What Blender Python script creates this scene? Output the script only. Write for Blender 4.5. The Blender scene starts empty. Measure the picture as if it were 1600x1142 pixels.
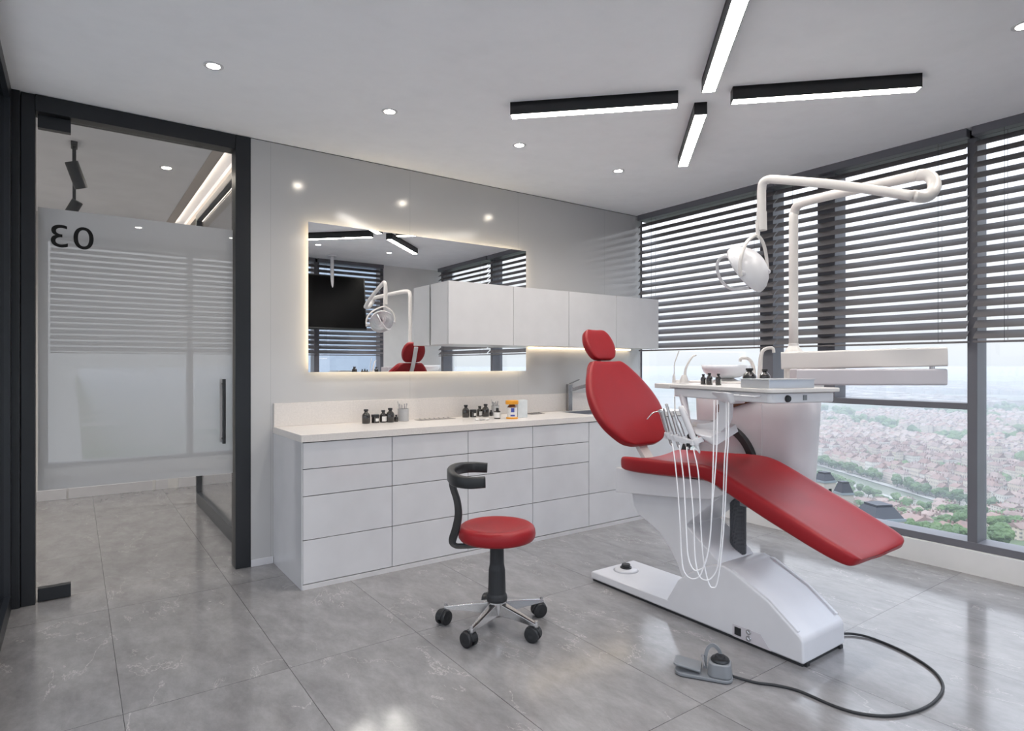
import bpy, bmesh, math, random
from mathutils import Vector, Matrix, noise
R_ = random.Random(7)
SC = bpy.context.scene
COL = SC.collection
PI = math.pi

# ------------------------------------------------------------------ camera
CAM_H = 1.29
FPX = 957.4
YAW = math.radians(54.455)
cam_d = bpy.data.cameras.new('camera')
cam_d.sensor_width = 36.0
cam_d.lens = FPX / 1600 * 36
cam_d.clip_start = 0.03
cam_d.clip_end = 20000
cam = bpy.data.objects.new('camera', cam_d)
cam.location = (0, 0, CAM_H)
cam.rotation_euler = (PI / 2, 0, YAW - PI / 2)
COL.objects.link(cam)
SC.camera = cam
FW = Vector((math.cos(YAW), math.sin(YAW), 0))
RT = Vector((math.sin(YAW), -math.cos(YAW), 0))

# ------------------------------------------------------------------ world, sun, exposure
w = bpy.data.worlds.new('sky')
SC.world = w
w.use_nodes = True
nt = w.node_tree
nt.nodes.clear()
o_ = nt.nodes.new('ShaderNodeOutputWorld')
bg = nt.nodes.new('ShaderNodeBackground')
tc = nt.nodes.new('ShaderNodeTexCoord')
sx = nt.nodes.new('ShaderNodeSeparateXYZ')
cr = nt.nodes.new('ShaderNodeValToRGB')
nt.links.new(tc.outputs['Generated'], sx.inputs[0])
nt.links.new(sx.outputs['Z'], cr.inputs['Fac'])
# overcast dome: milky at the horizon, several times brighter overhead
for i_, (p_, c_) in enumerate([(0, (0.1950, 0.2100, 0.2250)), (0.05, (0.2150, 0.2250, 0.2350)), (0.15, (0.2500, 0.2575, 0.2700)), (0.24, (0.3125, 0.3250, 0.3500)), (0.4, (0.4750, 0.5125, 0.5750)), (0.62, (0.7500, 0.8500, 1.0000)), (1, (0.7500, 0.8500, 1.0000))]):
    e = cr.color_ramp.elements[i_] if i_ < 2 else cr.color_ramp.elements.new(p_)
    e.position = p_; e.color = (*c_, 1)
bg.inputs['Strength'].default_value = 4.0
nt.links.new(cr.outputs['Color'], bg.inputs['Color'])
nt.links.new(bg.outputs[0], o_.inputs['Surface'])

sun_d = bpy.data.lights.new('sun', 'SUN')
sun_d.energy = 0.8
sun_d.angle = 0.02
sun_d.color = (1.0, 0.95, 0.88)
sun = bpy.data.objects.new('sun', sun_d)
sun.rotation_euler = Vector((0.75, -0.35, -0.85)).to_track_quat('-Z', 'Y').to_euler()
COL.objects.link(sun)

SC.view_settings.view_transform = 'Standard'
SC.view_settings.look = 'None'
SC.view_settings.gamma = 1.0
SC.view_settings.use_curve_mapping = False
SC.view_settings.exposure = 0.20

# ------------------------------------------------------------------ room numbers
XR = 4.505      # window wall
YB = 4.168      # wall with the mirror
YF = -0.10      # wall behind the camera
XL = -0.27      # glass partition on the left
ZC = 2.752      # ceiling

# ------------------------------------------------------------------ helpers
ORG = {}

def at(px, py, d):
    """a place given by its bearing from the doorway corner and its distance into the room"""
    return Vector((0, 0, CAM_H)) + FW * d + RT * ((px - 800) / FPX * d) - Vector((0, 0, (py - 571) / FPX * d))

def fl(px, py, z):
    d = (CAM_H - z) * FPX / (py - 571)
    return at(px, py, d)

def tag(o, label=None, cat=None, group=None, kind=None):
    if label: o['label'] = label
    if cat: o['category'] = cat
    if group: o['group'] = group
    if kind: o['kind'] = kind
    return o

def thing(name, label, cat, loc=(0, 0, 0), group=None):
    o = bpy.data.objects.new(name, None)
    o.empty_display_size = 0.1
    o.location = loc
    COL.objects.link(o)
    ORG[o] = Vector(loc)
    return tag(o, label, cat, group)

def obj(name, bm, m, parent=None, bevel=0, seg=2, smooth=False, sub=0, weld=False):
    if weld:
        bmesh.ops.remove_doubles(bm, verts=bm.verts, dist=1e-5)
    if parent is not None and parent in ORG:
        bmesh.ops.translate(bm, verts=bm.verts, vec=-ORG[parent])
    bmesh.ops.recalc_face_normals(bm, faces=bm.faces)
    me = bpy.data.meshes.new(name)
    bm.to_mesh(me); bm.free()
    if isinstance(m, (list, tuple)):
        for q in m: me.materials.append(q)
    else:
        me.materials.append(m)
    o = bpy.data.objects.new(name, me)
    COL.objects.link(o)
    if parent is not None:
        o.parent = parent
        ORG[o] = ORG.get(parent, Vector((0, 0, 0)))
    if smooth:
        for p in me.polygons: p.use_smooth = True
    if bevel:
        b = o.modifiers.new('bevel', 'BEVEL'); b.width = bevel; b.segments = seg
        b.limit_method = 'ANGLE'; b.angle_limit = 0.6
        b.harden_normals = False
        for p in me.polygons: p.use_smooth = True
        wn = o.modifiers.new('wn', 'WEIGHTED_NORMAL'); wn.keep_sharp = False
    if sub:
        s = o.modifiers.new('sub', 'SUBSURF'); s.levels = sub; s.render_levels = sub
    return o

def B(): return bmesh.new()

def box(bm, x0, x1, y0, y1, z0, z1):
    r = bmesh.ops.create_cube(bm, size=1)
    for v in r['verts']:
        v.co = Vector((x0 + (v.co.x + .5) * (x1 - x0), y0 + (v.co.y + .5) * (y1 - y0), z0 + (v.co.z + .5) * (z1 - z0)))
    return r['verts']

def bx(x0, x1, y0, y1, z0, z1):
    b = B(); box(b, x0, x1, y0, y1, z0, z1); return b

def frame_of(d, up=None):
    d = d.normalized()
    up = up or (Vector((0, 0, 1)) if abs(d.z) < .95 else Vector((1, 0, 0)))
    s = d.cross(up).normalized()
    return s, s.cross(d).normalized()

def catmull(pts, n):
    pts = [Vector(p) for p in pts]
    P = [pts[0] * 2 - pts[1]] + pts + [pts[-1] * 2 - pts[-2]]
    out = []
    for i in range(1, len(P) - 2):
        a, b, c, d = P[i - 1], P[i], P[i + 1], P[i + 2]
        for k in range(n):
            t = k / n
            out.append(.5 * ((2 * b) + (c - a) * t + (2 * a - 5 * b + 4 * c - d) * t * t + (3 * b - a - 3 * c + d) * t ** 3))
    out.append(pts[-1].copy())
    return out

def sweep(bm, pts, prof, closed_ends=True, scale=None, up=None):
    """sweeps a closed 2D outline [(s,u)] along pts"""
    rings = []
    n = len(pts); ps = None
    for i, p in enumerate(pts):
        d = (pts[min(i + 1, n - 1)] - pts[max(i - 1, 0)]).normalized()
        if ps is None or up is not None:
            s, u = frame_of(d, up)
        else:
            s = (ps - d * ps.dot(d)).normalized(); u = s.cross(d).normalized()
        ps = s
        k = scale[i] if scale else 1
        rings.append([bm.verts.new(p + s * a * k + u * b * k) for a, b in prof])
    m = len(prof)
    for i in range(n - 1):
        for j in range(m):
            bm.faces.new((rings[i][j], rings[i][(j + 1) % m], rings[i + 1][(j + 1) % m], rings[i + 1][j]))
    if closed_ends:
        bm.faces.new(rings[0][::-1]); bm.faces.new(rings[-1])
    return rings

def circ(r, n=12):
    return [(r * math.cos(2 * PI * k / n), r * math.sin(2 * PI * k / n)) for k in range(n)]

def tube(bm, pts, r, n=12, smooth=0, scale=None):
    pts = catmull(pts, smooth) if smooth else [Vector(p) for p in pts]
    if scale and smooth:
        m = len(pts); k = len(scale)
        sc = []
        for i in range(m):
            t = i / (m - 1) * (k - 1); a = min(int(t), k - 2); sc.append(scale[a] + (scale[a + 1] - scale[a]) * (t - a))
        scale = sc
    sweep(bm, pts, circ(r, n), scale=scale)

def cyl(bm, a, b, r, n=20, r2=None):
    a = Vector(a); b = Vector(b)
    sweep(bm, [a, b], circ(r, n), scale=[1, (r2 / r if r2 is not None else 1)])

def lathe(bm, prof, n=32, M=None):
    """prof [(r,z)] turned about z, moved by M"""
    M = M or Matrix()
    rings = []
    for r, z in prof:
        if r < 1e-6: rings.append([bm.verts.new(M @ Vector((0, 0, z)))])
        else: rings.append([bm.verts.new(M @ Vector((r * math.cos(2 * PI * k / n), r * math.sin(2 * PI * k / n), z))) for k in range(n)])
    for a, b in zip(rings, rings[1:]):
        if len(a) == 1 and len(b) == 1: continue
        for k in range(n):
            k2 = (k + 1) % n
            if len(a) == 1: bm.faces.new((a[0], b[k], b[k2]))
            elif len(b) == 1: bm.faces.new((a[k], a[k2], b[0]))
            else: bm.faces.new((a[k], a[k2], b[k2], b[k]))

def prism(bm, poly, axis, a0, a1):
    """poly of 2D points; axis 'x': (y,z), 'y': (x,z), 'z': (x,y)"""
    def v(p, a):
        if axis == 'x': return (a, p[0], p[1])
        if axis == 'y': return (p[0], a, p[1])
        return (p[0], p[1], a)
    A = [bm.verts.new(v(p, a0)) for p in poly]; C = [bm.verts.new(v(p, a1)) for p in poly]
    bm.faces.new(A); bm.faces.new(C[::-1])
    n = len(poly)
    for i in range(n): bm.faces.new((A[i], C[i], C[(i + 1) % n], A[(i + 1) % n]))

def hull(bm, pts):
    vs = [bm.verts.new(p) for p in pts]
    r = bmesh.ops.convex_hull(bm, input=vs)
    bmesh.ops.delete(bm, geom=[g for g in r['geom_interior'] if isinstance(g, bmesh.types.BMVert)], context='VERTS')

def poly3(bm, pts):
    return bm.faces.new([bm.verts.new(p) for p in pts])

def orient(M_loc, zdir, xhint=None):
    z = Vector(zdir).normalized()
    x = Vector(xhint) if xhint is not None else (Vector((1, 0, 0)) if abs(z.x) < .9 else Vector((0, 1, 0)))
    x = (x - z * x.dot(z)).normalized(); y = z.cross(x)
    m = Matrix((x, y, z)).transposed().to_4x4(); m.translation = Vector(M_loc)
    return m

# ------------------------------------------------------------------ materials
MATS = {}

def mat(name, col, rough=.5, metal=0, coat=0, var=.03, vscale=6, emit=None, estr=0, bump=0, bscale=200, coat_r=.05, ior=1.5, trans=0):
    if name in MATS: return MATS[name]
    m = bpy.data.materials.new(name); m.use_nodes = True
    N = m.node_tree.nodes; L = m.node_tree.links
    p = N['Principled BSDF']
    p.inputs['Roughness'].default_value = rough
    p.inputs['Metallic'].default_value = metal
    p.inputs['Coat Weight'].default_value = coat
    p.inputs['Coat Roughness'].default_value = coat_r
    p.inputs['IOR'].default_value = ior
    p.inputs['Transmission Weight'].default_value = trans
    t = N.new('ShaderNodeTexCoord'); n = N.new('ShaderNodeTexNoise'); n.inputs['Scale'].default_value = vscale
    n.inputs['Detail'].default_value = 4
    r = N.new('ShaderNodeValToRGB')
    c = Vector(col)
    r.color_ramp.elements[0].color = (*(c * (1 - var)), 1); r.color_ramp.elements[1].color = (*[min(1, q) for q in c * (1 + var)], 1)
    r.color_ramp.elements[0].position = .3; r.color_ramp.elements[1].position = .7
    L.new(t.outputs['Object'], n.inputs['Vector']); L.new(n.outputs['Fac'], r.inputs['Fac']); L.new(r.outputs['Color'], p.inputs['Base Color'])
    if emit:
        p.inputs['Emission Color'].default_value = (*emit, 1); p.inputs['Emission Strength'].default_value = estr
    if bump:
        n2 = N.new('ShaderNodeTexNoise'); n2.inputs['Scale'].default_value = bscale; n2.inputs['Detail'].default_value = 3
        b = N.new('ShaderNodeBump'); b.inputs['Strength'].default_value = bump; b.inputs['Distance'].default_value = .002
        L.new(t.outputs['Object'], n2.inputs['Vector']); L.new(n2.outputs['Fac'], b.inputs['Height']); L.new(b.outputs[0], p.inputs['Normal'])
    MATS[name] = m
    return m

def same_ior(N, L, f, ior):
    # the pane reflects alike from either face
    gm = N.new('ShaderNodeNewGeometry'); mr = N.new('ShaderNodeMapRange')
    mr.inputs['To Min'].default_value = ior; mr.inputs['To Max'].default_value = 1 / ior
    L.new(gm.outputs['Backfacing'], mr.inputs['Value']); L.new(mr.outputs[0], f.inputs['IOR'])

def clear_glass(name, tint=(1, 1, 1), refl=1.0, base=0.0):
    m = bpy.data.materials.new(name); m.use_nodes = True
    N = m.node_tree.nodes; L = m.node_tree.links; N.clear()
    o = N.new('ShaderNodeOutputMaterial'); t = N.new('ShaderNodeBsdfTransparent'); g = N.new('ShaderNodeBsdfGlossy')
    t.inputs[0].default_value = (*tint, 1); g.inputs['Roughness'].default_value = .0
    f = N.new('ShaderNodeFresnel'); f.inputs['IOR'].default_value = 1.45
    mu = N.new('ShaderNodeMath'); mu.operation = 'MULTIPLY_ADD'; mu.inputs[1].default_value = refl; mu.inputs[2].default_value = base; mu.use_clamp = True
    x = N.new('ShaderNodeMixShader')
    same_ior(N, L, f, 1.45)
    L.new(f.outputs[0], mu.inputs[0]); L.new(mu.outputs[0], x.inputs[0]); L.new(t.outputs[0], x.inputs[1]); L.new(g.outputs[0], x.inputs[2]); L.new(x.outputs[0], o.inputs[0])
    return m

def frosted(name):
    m = bpy.data.materials.new(name); m.use_nodes = True
    N = m.node_tree.nodes; L = m.node_tree.links; N.clear()
    o = N.new('ShaderNodeOutputMaterial')
    rf = N.new('ShaderNodeBsdfRefraction'); rf.inputs['IOR'].default_value = 1.12; rf.inputs['Roughness'].default_value = .75; rf.inputs['Color'].default_value = (.82, .84, .86, 1)
    tl = N.new('ShaderNodeBsdfTranslucent'); tl.inputs['Color'].default_value = (.8, .8, .8, 1)
    df = N.new('ShaderNodeBsdfDiffuse'); df.inputs['Color'].default_value = (.6, .6, .61, 1)
    a = N.new('ShaderNodeMixShader'); a.inputs[0].default_value = .4; L.new(rf.outputs[0], a.inputs[1]); L.new(tl.outputs[0], a.inputs[2])
    b = N.new('ShaderNodeMixShader'); b.inputs[0].default_value = .40; L.new(a.outputs[0], b.inputs[1]); L.new(df.outputs[0], b.inputs[2])
    g = N.new('ShaderNodeBsdfGlossy'); g.inputs['Roughness'].default_value = .0; g.inputs['Color'].default_value = (1, 1, 1, 1)
    f = N.new('ShaderNodeFresnel'); same_ior(N, L, f, 1.6)
    mu = N.new('ShaderNodeMath'); mu.operation = 'MULTIPLY'; mu.inputs[1].default_value = 2.4; mu.use_clamp = True
    x = N.new('ShaderNodeMixShader'); L.new(f.outputs[0], mu.inputs[0]); L.new(mu.outputs[0], x.inputs[0]); L.new(b.outputs[0], x.inputs[1]); L.new(g.outputs[0], x.inputs[2])
    # fine grain of the etched film
    tc = N.new('ShaderNodeTexCoord'); nz = N.new('ShaderNodeTexNoise'); nz.inputs['Scale'].default_value = 400
    bm_ = N.new('ShaderNodeBump'); bm_.inputs['Strength'].default_value = .1
    L.new(tc.outputs['Object'], nz.inputs['Vector']); L.new(nz.outputs['Fac'], bm_.inputs['Height']); L.new(bm_.outputs[0], df.inputs['Normal'])
    L.new(x.outputs[0], o.inputs[0])
    return m

def floor_mat():
    m = bpy.data.materials.new('grey_marble_tile'); m.use_nodes = True
    N = m.node_tree.nodes; L = m.node_tree.links; p = N['Principled BSDF']
    g = N.new('ShaderNodeNewGeometry')
    sep = N.new('ShaderNodeSeparateXYZ'); L.new(g.outputs['Position'], sep.inputs[0])
    def math_(op, a, b=None, c=None):
        n = N.new('ShaderNodeMath'); n.operation = op
        for i, q in enumerate((a, b, c)):
            if q is None: continue
            if isinstance(q, (int, float)): n.inputs[i].default_value = q
            else: L.new(q, n.inputs[i])
        return n.outputs[0]
    def line(src, off, pitch, half):
        a = math_('DIVIDE', math_('SUBTRACT', src, off), pitch)
        fr = math_('FRACT', a)
        d = math_('ABSOLUTE', math_('SUBTRACT', fr, .5))
        return math_('GREATER_THAN', d, .5 - half / pitch), math_('FLOOR', a)
    lx, ix = line(sep.outputs['X'], .147 - 6, .6, .0011)
    ly, iy = line(sep.outputs['Y'], 1.479 - 12, 1.2, .0011)
    gr = math_('MAXIMUM', lx, ly)
    # every tile gets its own piece of the stone
    cmb = N.new('ShaderNodeCombineXYZ'); L.new(math_('MULTIPLY', ix, 3.17), cmb.inputs[0]); L.new(math_('MULTIPLY', iy, 7.31), cmb.inputs[1])
    add = N.new('ShaderNodeVectorMath'); add.operation = 'ADD'; L.new(g.outputs['Position'], add.inputs[0]); L.new(cmb.outputs[0], add.inputs[1])
    st = N.new('ShaderNodeMapping'); st.inputs['Scale'].default_value = (1, 1, 1); st.inputs['Rotation'].default_value = (0, 0, .6); L.new(add.outputs[0], st.inputs[0])
    st.inputs['Scale'].default_value = (1.6, .8, 1)
    def nz(scale, det, rough=.55, dist=0):
        n = N.new('ShaderNodeTexNoise'); n.inputs['Scale'].default_value = scale; n.inputs['Detail'].default_value = det; n.inputs['Roughness'].default_value = rough
        n.inputs['Distortion'].default_value = dist
        L.new(st.outputs[0], n.inputs['Vector']); return n.outputs['Fac']
    cl = N.new('ShaderNodeValToRGB'); L.new(nz(4.6, 12, .74, .15), cl.inputs[0])
    E_ = cl.color_ramp.elements
    E_[0].position = .33; E_[0].color = (.185, .178, .178, 1); E_[1].position = .68; E_[1].color = (.305, .295, .295, 1)
    # veins
    v = nz(1.7, 9, .62, .5)
    vd = math_('ABSOLUTE', math_('SUBTRACT', v, .5))
    vr = N.new('ShaderNodeValToRGB'); L.new(vd, vr.inputs[0]); vr.color_ramp.elements[0].position = 0; vr.color_ramp.elements[0].color = (1, 1, 1, 1); vr.color_ramp.elements[1].position = .004; vr.color_ramp.elements[1].color = (0, 0, 0, 1)
    vm = math_('MULTIPLY', math_('MULTIPLY', vr.outputs['Color'], .5), math_('GREATER_THAN', nz(2.2, 2), .52))
    mx = N.new('ShaderNodeMixRGB'); L.new(vm, mx.inputs[0]); L.new(cl.outputs[0], mx.inputs[1]); mx.inputs[2].default_value = (.62, .58, .55, 1)
    mg = N.new('ShaderNodeMixRGB'); L.new(gr, mg.inputs[0]); L.new(mx.outputs[0], mg.inputs[1]); mg.inputs[2].default_value = (.035, .033, .032, 1)
    L.new(mg.outputs[0], p.inputs['Base Color'])
    rr = N.new('ShaderNodeValToRGB'); L.new(nz(14, 8, .7), rr.inputs[0])
    rr.color_ramp.elements[0].position = .3; rr.color_ramp.elements[0].color = (.11,) * 3 + (1,); rr.color_ramp.elements[1].position = .7; rr.color_ramp.elements[1].color = (.165,) * 3 + (1,)
    L.new(rr.outputs[0], p.inputs['Roughness'])
    p.inputs['IOR'].default_value = 1.6
    bp = N.new('ShaderNodeBump'); bp.inputs['Strength'].default_value = .5; bp.inputs['Distance'].default_value = .001; bp.invert = True
    L.new(gr, bp.inputs['Height']); L.new(bp.outputs[0], p.inputs['Normal'])
    return m

def panel_wall_mat():
    """glossy wall panels with hairline joints"""
    m = bpy.data.materials.new('glossy_wall_panel'); m.use_nodes = True
    N = m.node_tree.nodes; L = m.node_tree.links; p = N['Principled BSDF']
    g = N.new('ShaderNodeNewGeometry'); s = N.new('ShaderNodeSeparateXYZ'); L.new(g.outputs['Position'], s.inputs[0])
    a = N.new('ShaderNodeMath'); a.operation = 'SUBTRACT'; L.new(s.outputs['X'], a.inputs[0]); a.inputs[1].default_value = 1.04 - 12
    d = N.new('ShaderNodeMath'); d.operation = 'DIVIDE'; L.new(a.outputs[0], d.inputs[0]); d.inputs[1].default_value = 1.0
    f = N.new('ShaderNodeMath'); f.operation = 'FRACT'; L.new(d.outputs[0], f.inputs[0])
    l = N.new('ShaderNodeMath'); l.operation = 'LESS_THAN'; L.new(f.outputs[0], l.inputs[0]); l.inputs[1].default_value = .003
    n = N.new('ShaderNodeTexNoise'); n.inputs['Scale'].default_value = 2; L.new(g.outputs['Position'], n.inputs['Vector'])
    r = N.new('ShaderNodeValToRGB'); L.new(n.outputs['Fac'], r.inputs[0]); r.color_ramp.elements[0].color = (.50, .495, .495, 1); r.color_ramp.elements[1].color = (.53, .525, .525, 1)
    mx = N.new('ShaderNodeMixRGB'); L.new(l.outputs[0], mx.inputs[0]); L.new(r.outputs[0], mx.inputs[1]); mx.inputs[2].default_value = (.42, .42, .42, 1)
    L.new(mx.outputs[0], p.inputs['Base Color'])
    p.inputs['Roughness'].default_value = .12
    p.inputs['IOR'].default_value = 1.6
    return m

M_FLOOR = floor_mat()
M_PANEL = panel_wall_mat()
M_CEIL = mat('white_ceiling_paint', (.94, .945, .97), .9, bump=.05)
M_WALL = mat('white_wall_paint', (.74, .73, .72), .7, bump=.05)
M_CWALL = mat('corridor_wall_paint', (.74, .73, .72), .7)
M_DARK = mat('dark_anodised_frame', (.010, .012, .016), .36)
M_GREY = mat('grey_window_frame', (.135, .135, .155), .45)
M_SLAT = mat('charcoal_blind_slat', (.165, .153, .157), .55)
M_CORD = mat('blind_cord', (.05, .05, .055), .8)
M_LACQ = mat('white_lacquer', (.64, .635, .655), .14, coat=.3)
M_LACQM = mat('satin_white_lacquer', (.62, .61, .62), .3)
M_GAP = mat('shadow_gap', (.02, .02, .02), .8)
M_STONE = mat('speckled_quartz', (.72, .68, .65), .3, var=.05, vscale=90)
M_CHROME = mat('brushed_chrome', (.62, .62, .64), .22, metal=1)
M_TAP = mat('dark_chrome', (.36, .35, .35), .25, metal=1)
M_ALU = mat('polished_aluminium', (.60, .59, .59), .22, metal=1)
M_STEEL = mat('stainless_steel', (.35, .35, .37), .3, metal=1)
M_RED = mat('red_vinyl', (.27, .009, .014), .40, var=.05, bump=.12, bscale=500, ior=1.36)
M_BLK = mat('black_plastic', (.012, .013, .015), .38)
M_BLKR = mat('black_rubber', (.02, .021, .024), .6)
M_RIB = mat('charcoal_ribbed_rubber', (.11, .113, .128), .45)
M_WPL = mat('white_plastic', (.68, .675, .70), .28)
M_WPLW = mat('warm_white_plastic', (.68, .65, .63), .35)
M_UNIT = mat('pale_lilac_plastic', (.56, .53, .56), .3)
M_GPL = mat('grey_plastic', (.20, .21, .225), .4)
M_BRN = mat('brown_red_reflection', (.09, .035, .018), .2)  # brown stands in for a red reflection on the unit
M_AMB = mat('dark_amber_glass', (.012, .009, .008), .08, coat=1)
M_LABEL = mat('paper_label', (.72, .71, .69), .7, var=.08, vscale=120)
M_CERAM = mat('white_ceramic', (.86, .89, .94), .2)
M_ORNG = mat('orange_cap', (.75, .32, .02), .4)
M_BLUEL = mat('blue_label_print', (.05, .08, .35), .5)
M_TV = mat('screen_black', (.003, .003, .0035), .3, ior=1.15)
M_MIR = mat('mirror_silver', (.93, .94, .94), .0, metal=1, var=0)
M_LED = mat('lamp_diffuser', (.9, .9, .85), .5, emit=(1.0, .955, .89), estr=33)
M_DL = mat('downlight_lens', (.9, .9, .85), .5, emit=(1.0, .9, .76), estr=110)
M_STRIP = mat('warm_led_strip', (.9, .8, .6), .5, emit=(1.0, .84, .60), estr=8)
M_STRIPC = mat('cabinet_led_strip', (.9, .8, .6), .5, emit=(1.0, .80, .54), estr=5)
M_COVE = mat('cove_light', (.9, .8, .6), .5, emit=(1.0, .90, .80), estr=9)
M_GLASS = clear_glass('window_glass')
M_DGLASS = clear_glass('door_glass', (.97, .975, .98))
M_FROST = frosted('frosted_film')
M_REFL = mat('faceted_reflector', (.95, .96, .98), .35, metal=1)

# ================================================================== ROOM
def struct(name, bm, m, parent=None, bevel=0):
    o = obj(name, bm, m, parent, bevel)
    if parent is None: o['kind'] = 'structure'
    return o

b = B(); box(b, -3.2, XR + .25, YF - .25, YB, -.2, 0); box(b, -3.2, XR + .03, YB, 7.5, -.2, 0); struct('floor', b, M_FLOOR)
b = B()
box(b, -3.2, .763, 4.29, 7.5, ZC, ZC + .3)
box(b, .763, .945, 4.29, 7.5, 2.790, ZC + .3)
box(b, .945, XR + .03, 4.29, 7.5, ZC, ZC + .3)
box(b, -3.2, XR + .25, YF - .25, YB, ZC, ZC + .3); box(b, -3.2, XR + .03, YB, 4.29, ZC, ZC + .3)
struct('ceiling', b, M_CEIL)
# wall with the mirror
b = B(); box(b, .921, XR + .036, YB, YB + .12, 0, ZC - .006)
struct('wall_back', b, M_PANEL)
b = B(); box(b, .921, XR, YB + .005, YB + .1, ZC - .006, ZC)
struct('trim_1', b, M_GAP)
b = B(); box(b, .921, 1.058, YB - .010, YB, 0, .045)
struct('baseboard_back', b, M_WPL, bevel=.002)
# window wall: low parapet
b = B(); box(b, XR, XR + .25, YF - .25, YB, 0, .145)
struct('wall_right', b, M_WALL)

# ------- windows
def window(name, axis, w0, segs, transoms, z0=.145, z1=ZC, thick=.16, face=.035, sill=.05, jamb=.03):
    """axis 'x': glass plane at constant x (window wall); 'y': constant y.  segs: mullion spans"""
    e = bpy.data.objects.new(name, None); COL.objects.link(e); e['kind'] = 'structure'; ORG[e] = Vector((0, 0, 0))
    def add(nm, u0, u1, za, zb, m, d0=0, d1=thick, bev=.003):
        b = B()
        if axis == 'x': box(b, w0 + d0, w0 + d1, u0, u1, za, zb)
        else: box(b, u0, u1, w0 - d1, w0 - d0, za, zb)
        return obj(nm, b, m, e, bevel=bev)
    return e, add

e1, add = window('window_1', 'x', 4.54, None, None)
mull = [(2.77, 2.885), (2.28, 2.41), (1.409, 1.462), (.05, .12)]
for a, c in mull: add('mullion', a, c, 1.054 if a == 2.28 else .145, ZC, M_GREY)
add('edge_profile', 4.156, 4.168, .145, ZC, M_GREY, d0=-.006, d1=.004)
add('sill_rail', .05, 4.165, .145, .192, M_GREY, d0=-.003)
add('head_rail', .05, 4.165, 2.70, ZC, M_GREY)
add('transom', 1.462, 2.77, 1.014, 1.054, M_GREY)
for a, c in [(2.885, 4.165), (.12, 1.409)]:
    add('pane', a, c, .192, 2.70, M_GLASS, d0=.115, d1=.121, bev=0)
add('pane', 1.462, 2.77, .192, 1.014, M_GLASS, d0=.115, d1=.121, bev=0)
add('pane', 2.41, 2.77, 1.054, 2.70, M_GLASS, d0=.115, d1=.121, bev=0)
add('pane', 1.462, 2.28, 1.054, 2.70, M_GLASS, d0=.115, d1=.121, bev=0)

e2, add = window('window_2', 'y', YF, None, None)
for a, c in [(-.30, -.24), (1.15, 1.21), (2.66, 2.73), (3.62, 3.67)]: add('mullion', a, c, .145, ZC, M_GREY)
add('sill_rail', -.24, 3.62, .145, .192, M_GREY)
add('head_rail', -.24, 3.62, 2.70, ZC, M_GREY)
for a, c in [(-.24, 1.15), (1.21, 2.66), (2.73, 3.62)]:
    add('pane', a, c, .192, 2.70, M_GLASS, d0=.115, d1=.121, bev=0)
b = B(); box(b, XL - .2, 3.67, YF - .25, YF, 0, .145); box(b, 3.67, XR + .35, YF - .25, YF, 0, ZC)
struct('wall_front', b, M_WALL)

# ------- blinds
def blind(name, axis, pos, u0, u1, label, group, out=1, z0=1.433):
    t = thing(name, label, 'blind', ((pos, (u0 + u1) / 2, z0) if axis == 'x' else ((u0 + u1) / 2, pos, z0)), group)
    def bb(a0, a1, d0, d1, za, zb):
        if axis == 'x': return bx(pos + d0, pos + d1, a0, a1, za, zb)
        return bx(a0, a1, pos - d1, pos - d0, za, zb)
    obj('headrail', bb(u0, u1, -.035, .03, 2.700, ZC), M_GREY, t, bevel=.002)
    obj('bottom_rail', bb(u0, u1, -.020, .020, z0 - .004, z0 + .008), M_SLAT, t, bevel=.002)
    pitch = .0652; th = math.radians(40); hw = .0375; k = 0
    z = z0 + .046
    me = None
    while z < 2.70:
        b = B()
        # slightly crowned slat, its outer edge higher
        n = 6; ring = []
        for i in range(n + 1):
            s = -hw + 2 * hw * i / n; c = .003 * (1 - (s / hw) ** 2)
            ring.append((s * math.cos(th) - c * math.sin(th), s * math.sin(th) + c * math.cos(th)))
        ring += [(x + .0022 * math.sin(th), y - .0022 * math.cos(th)) for x, y in reversed(ring)]
        if axis == 'x': prism(b, [(pos + x, z + y) for x, y in ring], 'y', u0 + .004, u1 - .004)
        else: prism(b, [(pos - x, z + y) for x, y in ring], 'x', u0 + .004, u1 - .004)
        obj('slat', b, M_SLAT, t)
        z += pitch
    L = u1 - u0
    nc = 2 if L < 1.6 else 3
    for i in range(nc):
        u = u0 + L * (.12 + .76 * i / (nc - 1))
        for d in (-.030, .031):
            b = B(); p0 = (pos + d, u, z0) if axis == 'x' else (u, pos - d, z0)
            p1 = (p0[0], p0[1], 2.70); cyl(b, p0, p1, .0011, 5); obj('cord', b, M_CORD, t)
    return t

GB = 'charcoal slatted blinds over the windows'
blind('venetian_blind', 'x', 4.503, 2.7225, 4.150, 'charcoal slatted blind at the corner, behind the ends of the wall cabinets', GB)
blind('venetian_blind', 'x', 4.503, 1.443, 2.7195, 'charcoal slatted blind hanging behind the white light pole and its folded arm', GB)
blind('venetian_blind', 'x', 4.503, .075, 1.416, 'charcoal slatted blind cut off by the right edge of the photo', GB)
blind('venetian_blind', 'y', YF + .0, -.22, 1.16, 'charcoal slatted blind mirrored as pale stripes in the frosted door', GB)
blind('venetian_blind', 'y', YF + .0, 1.19, 2.67, 'charcoal slatted blind seen behind the black screen at the left end of the mirror', GB)
blind('venetian_blind', 'y', YF + .0, 2.70, 3.66, 'charcoal slatted blind seen in the mirror, ending at the plain white wall', GB)

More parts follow.
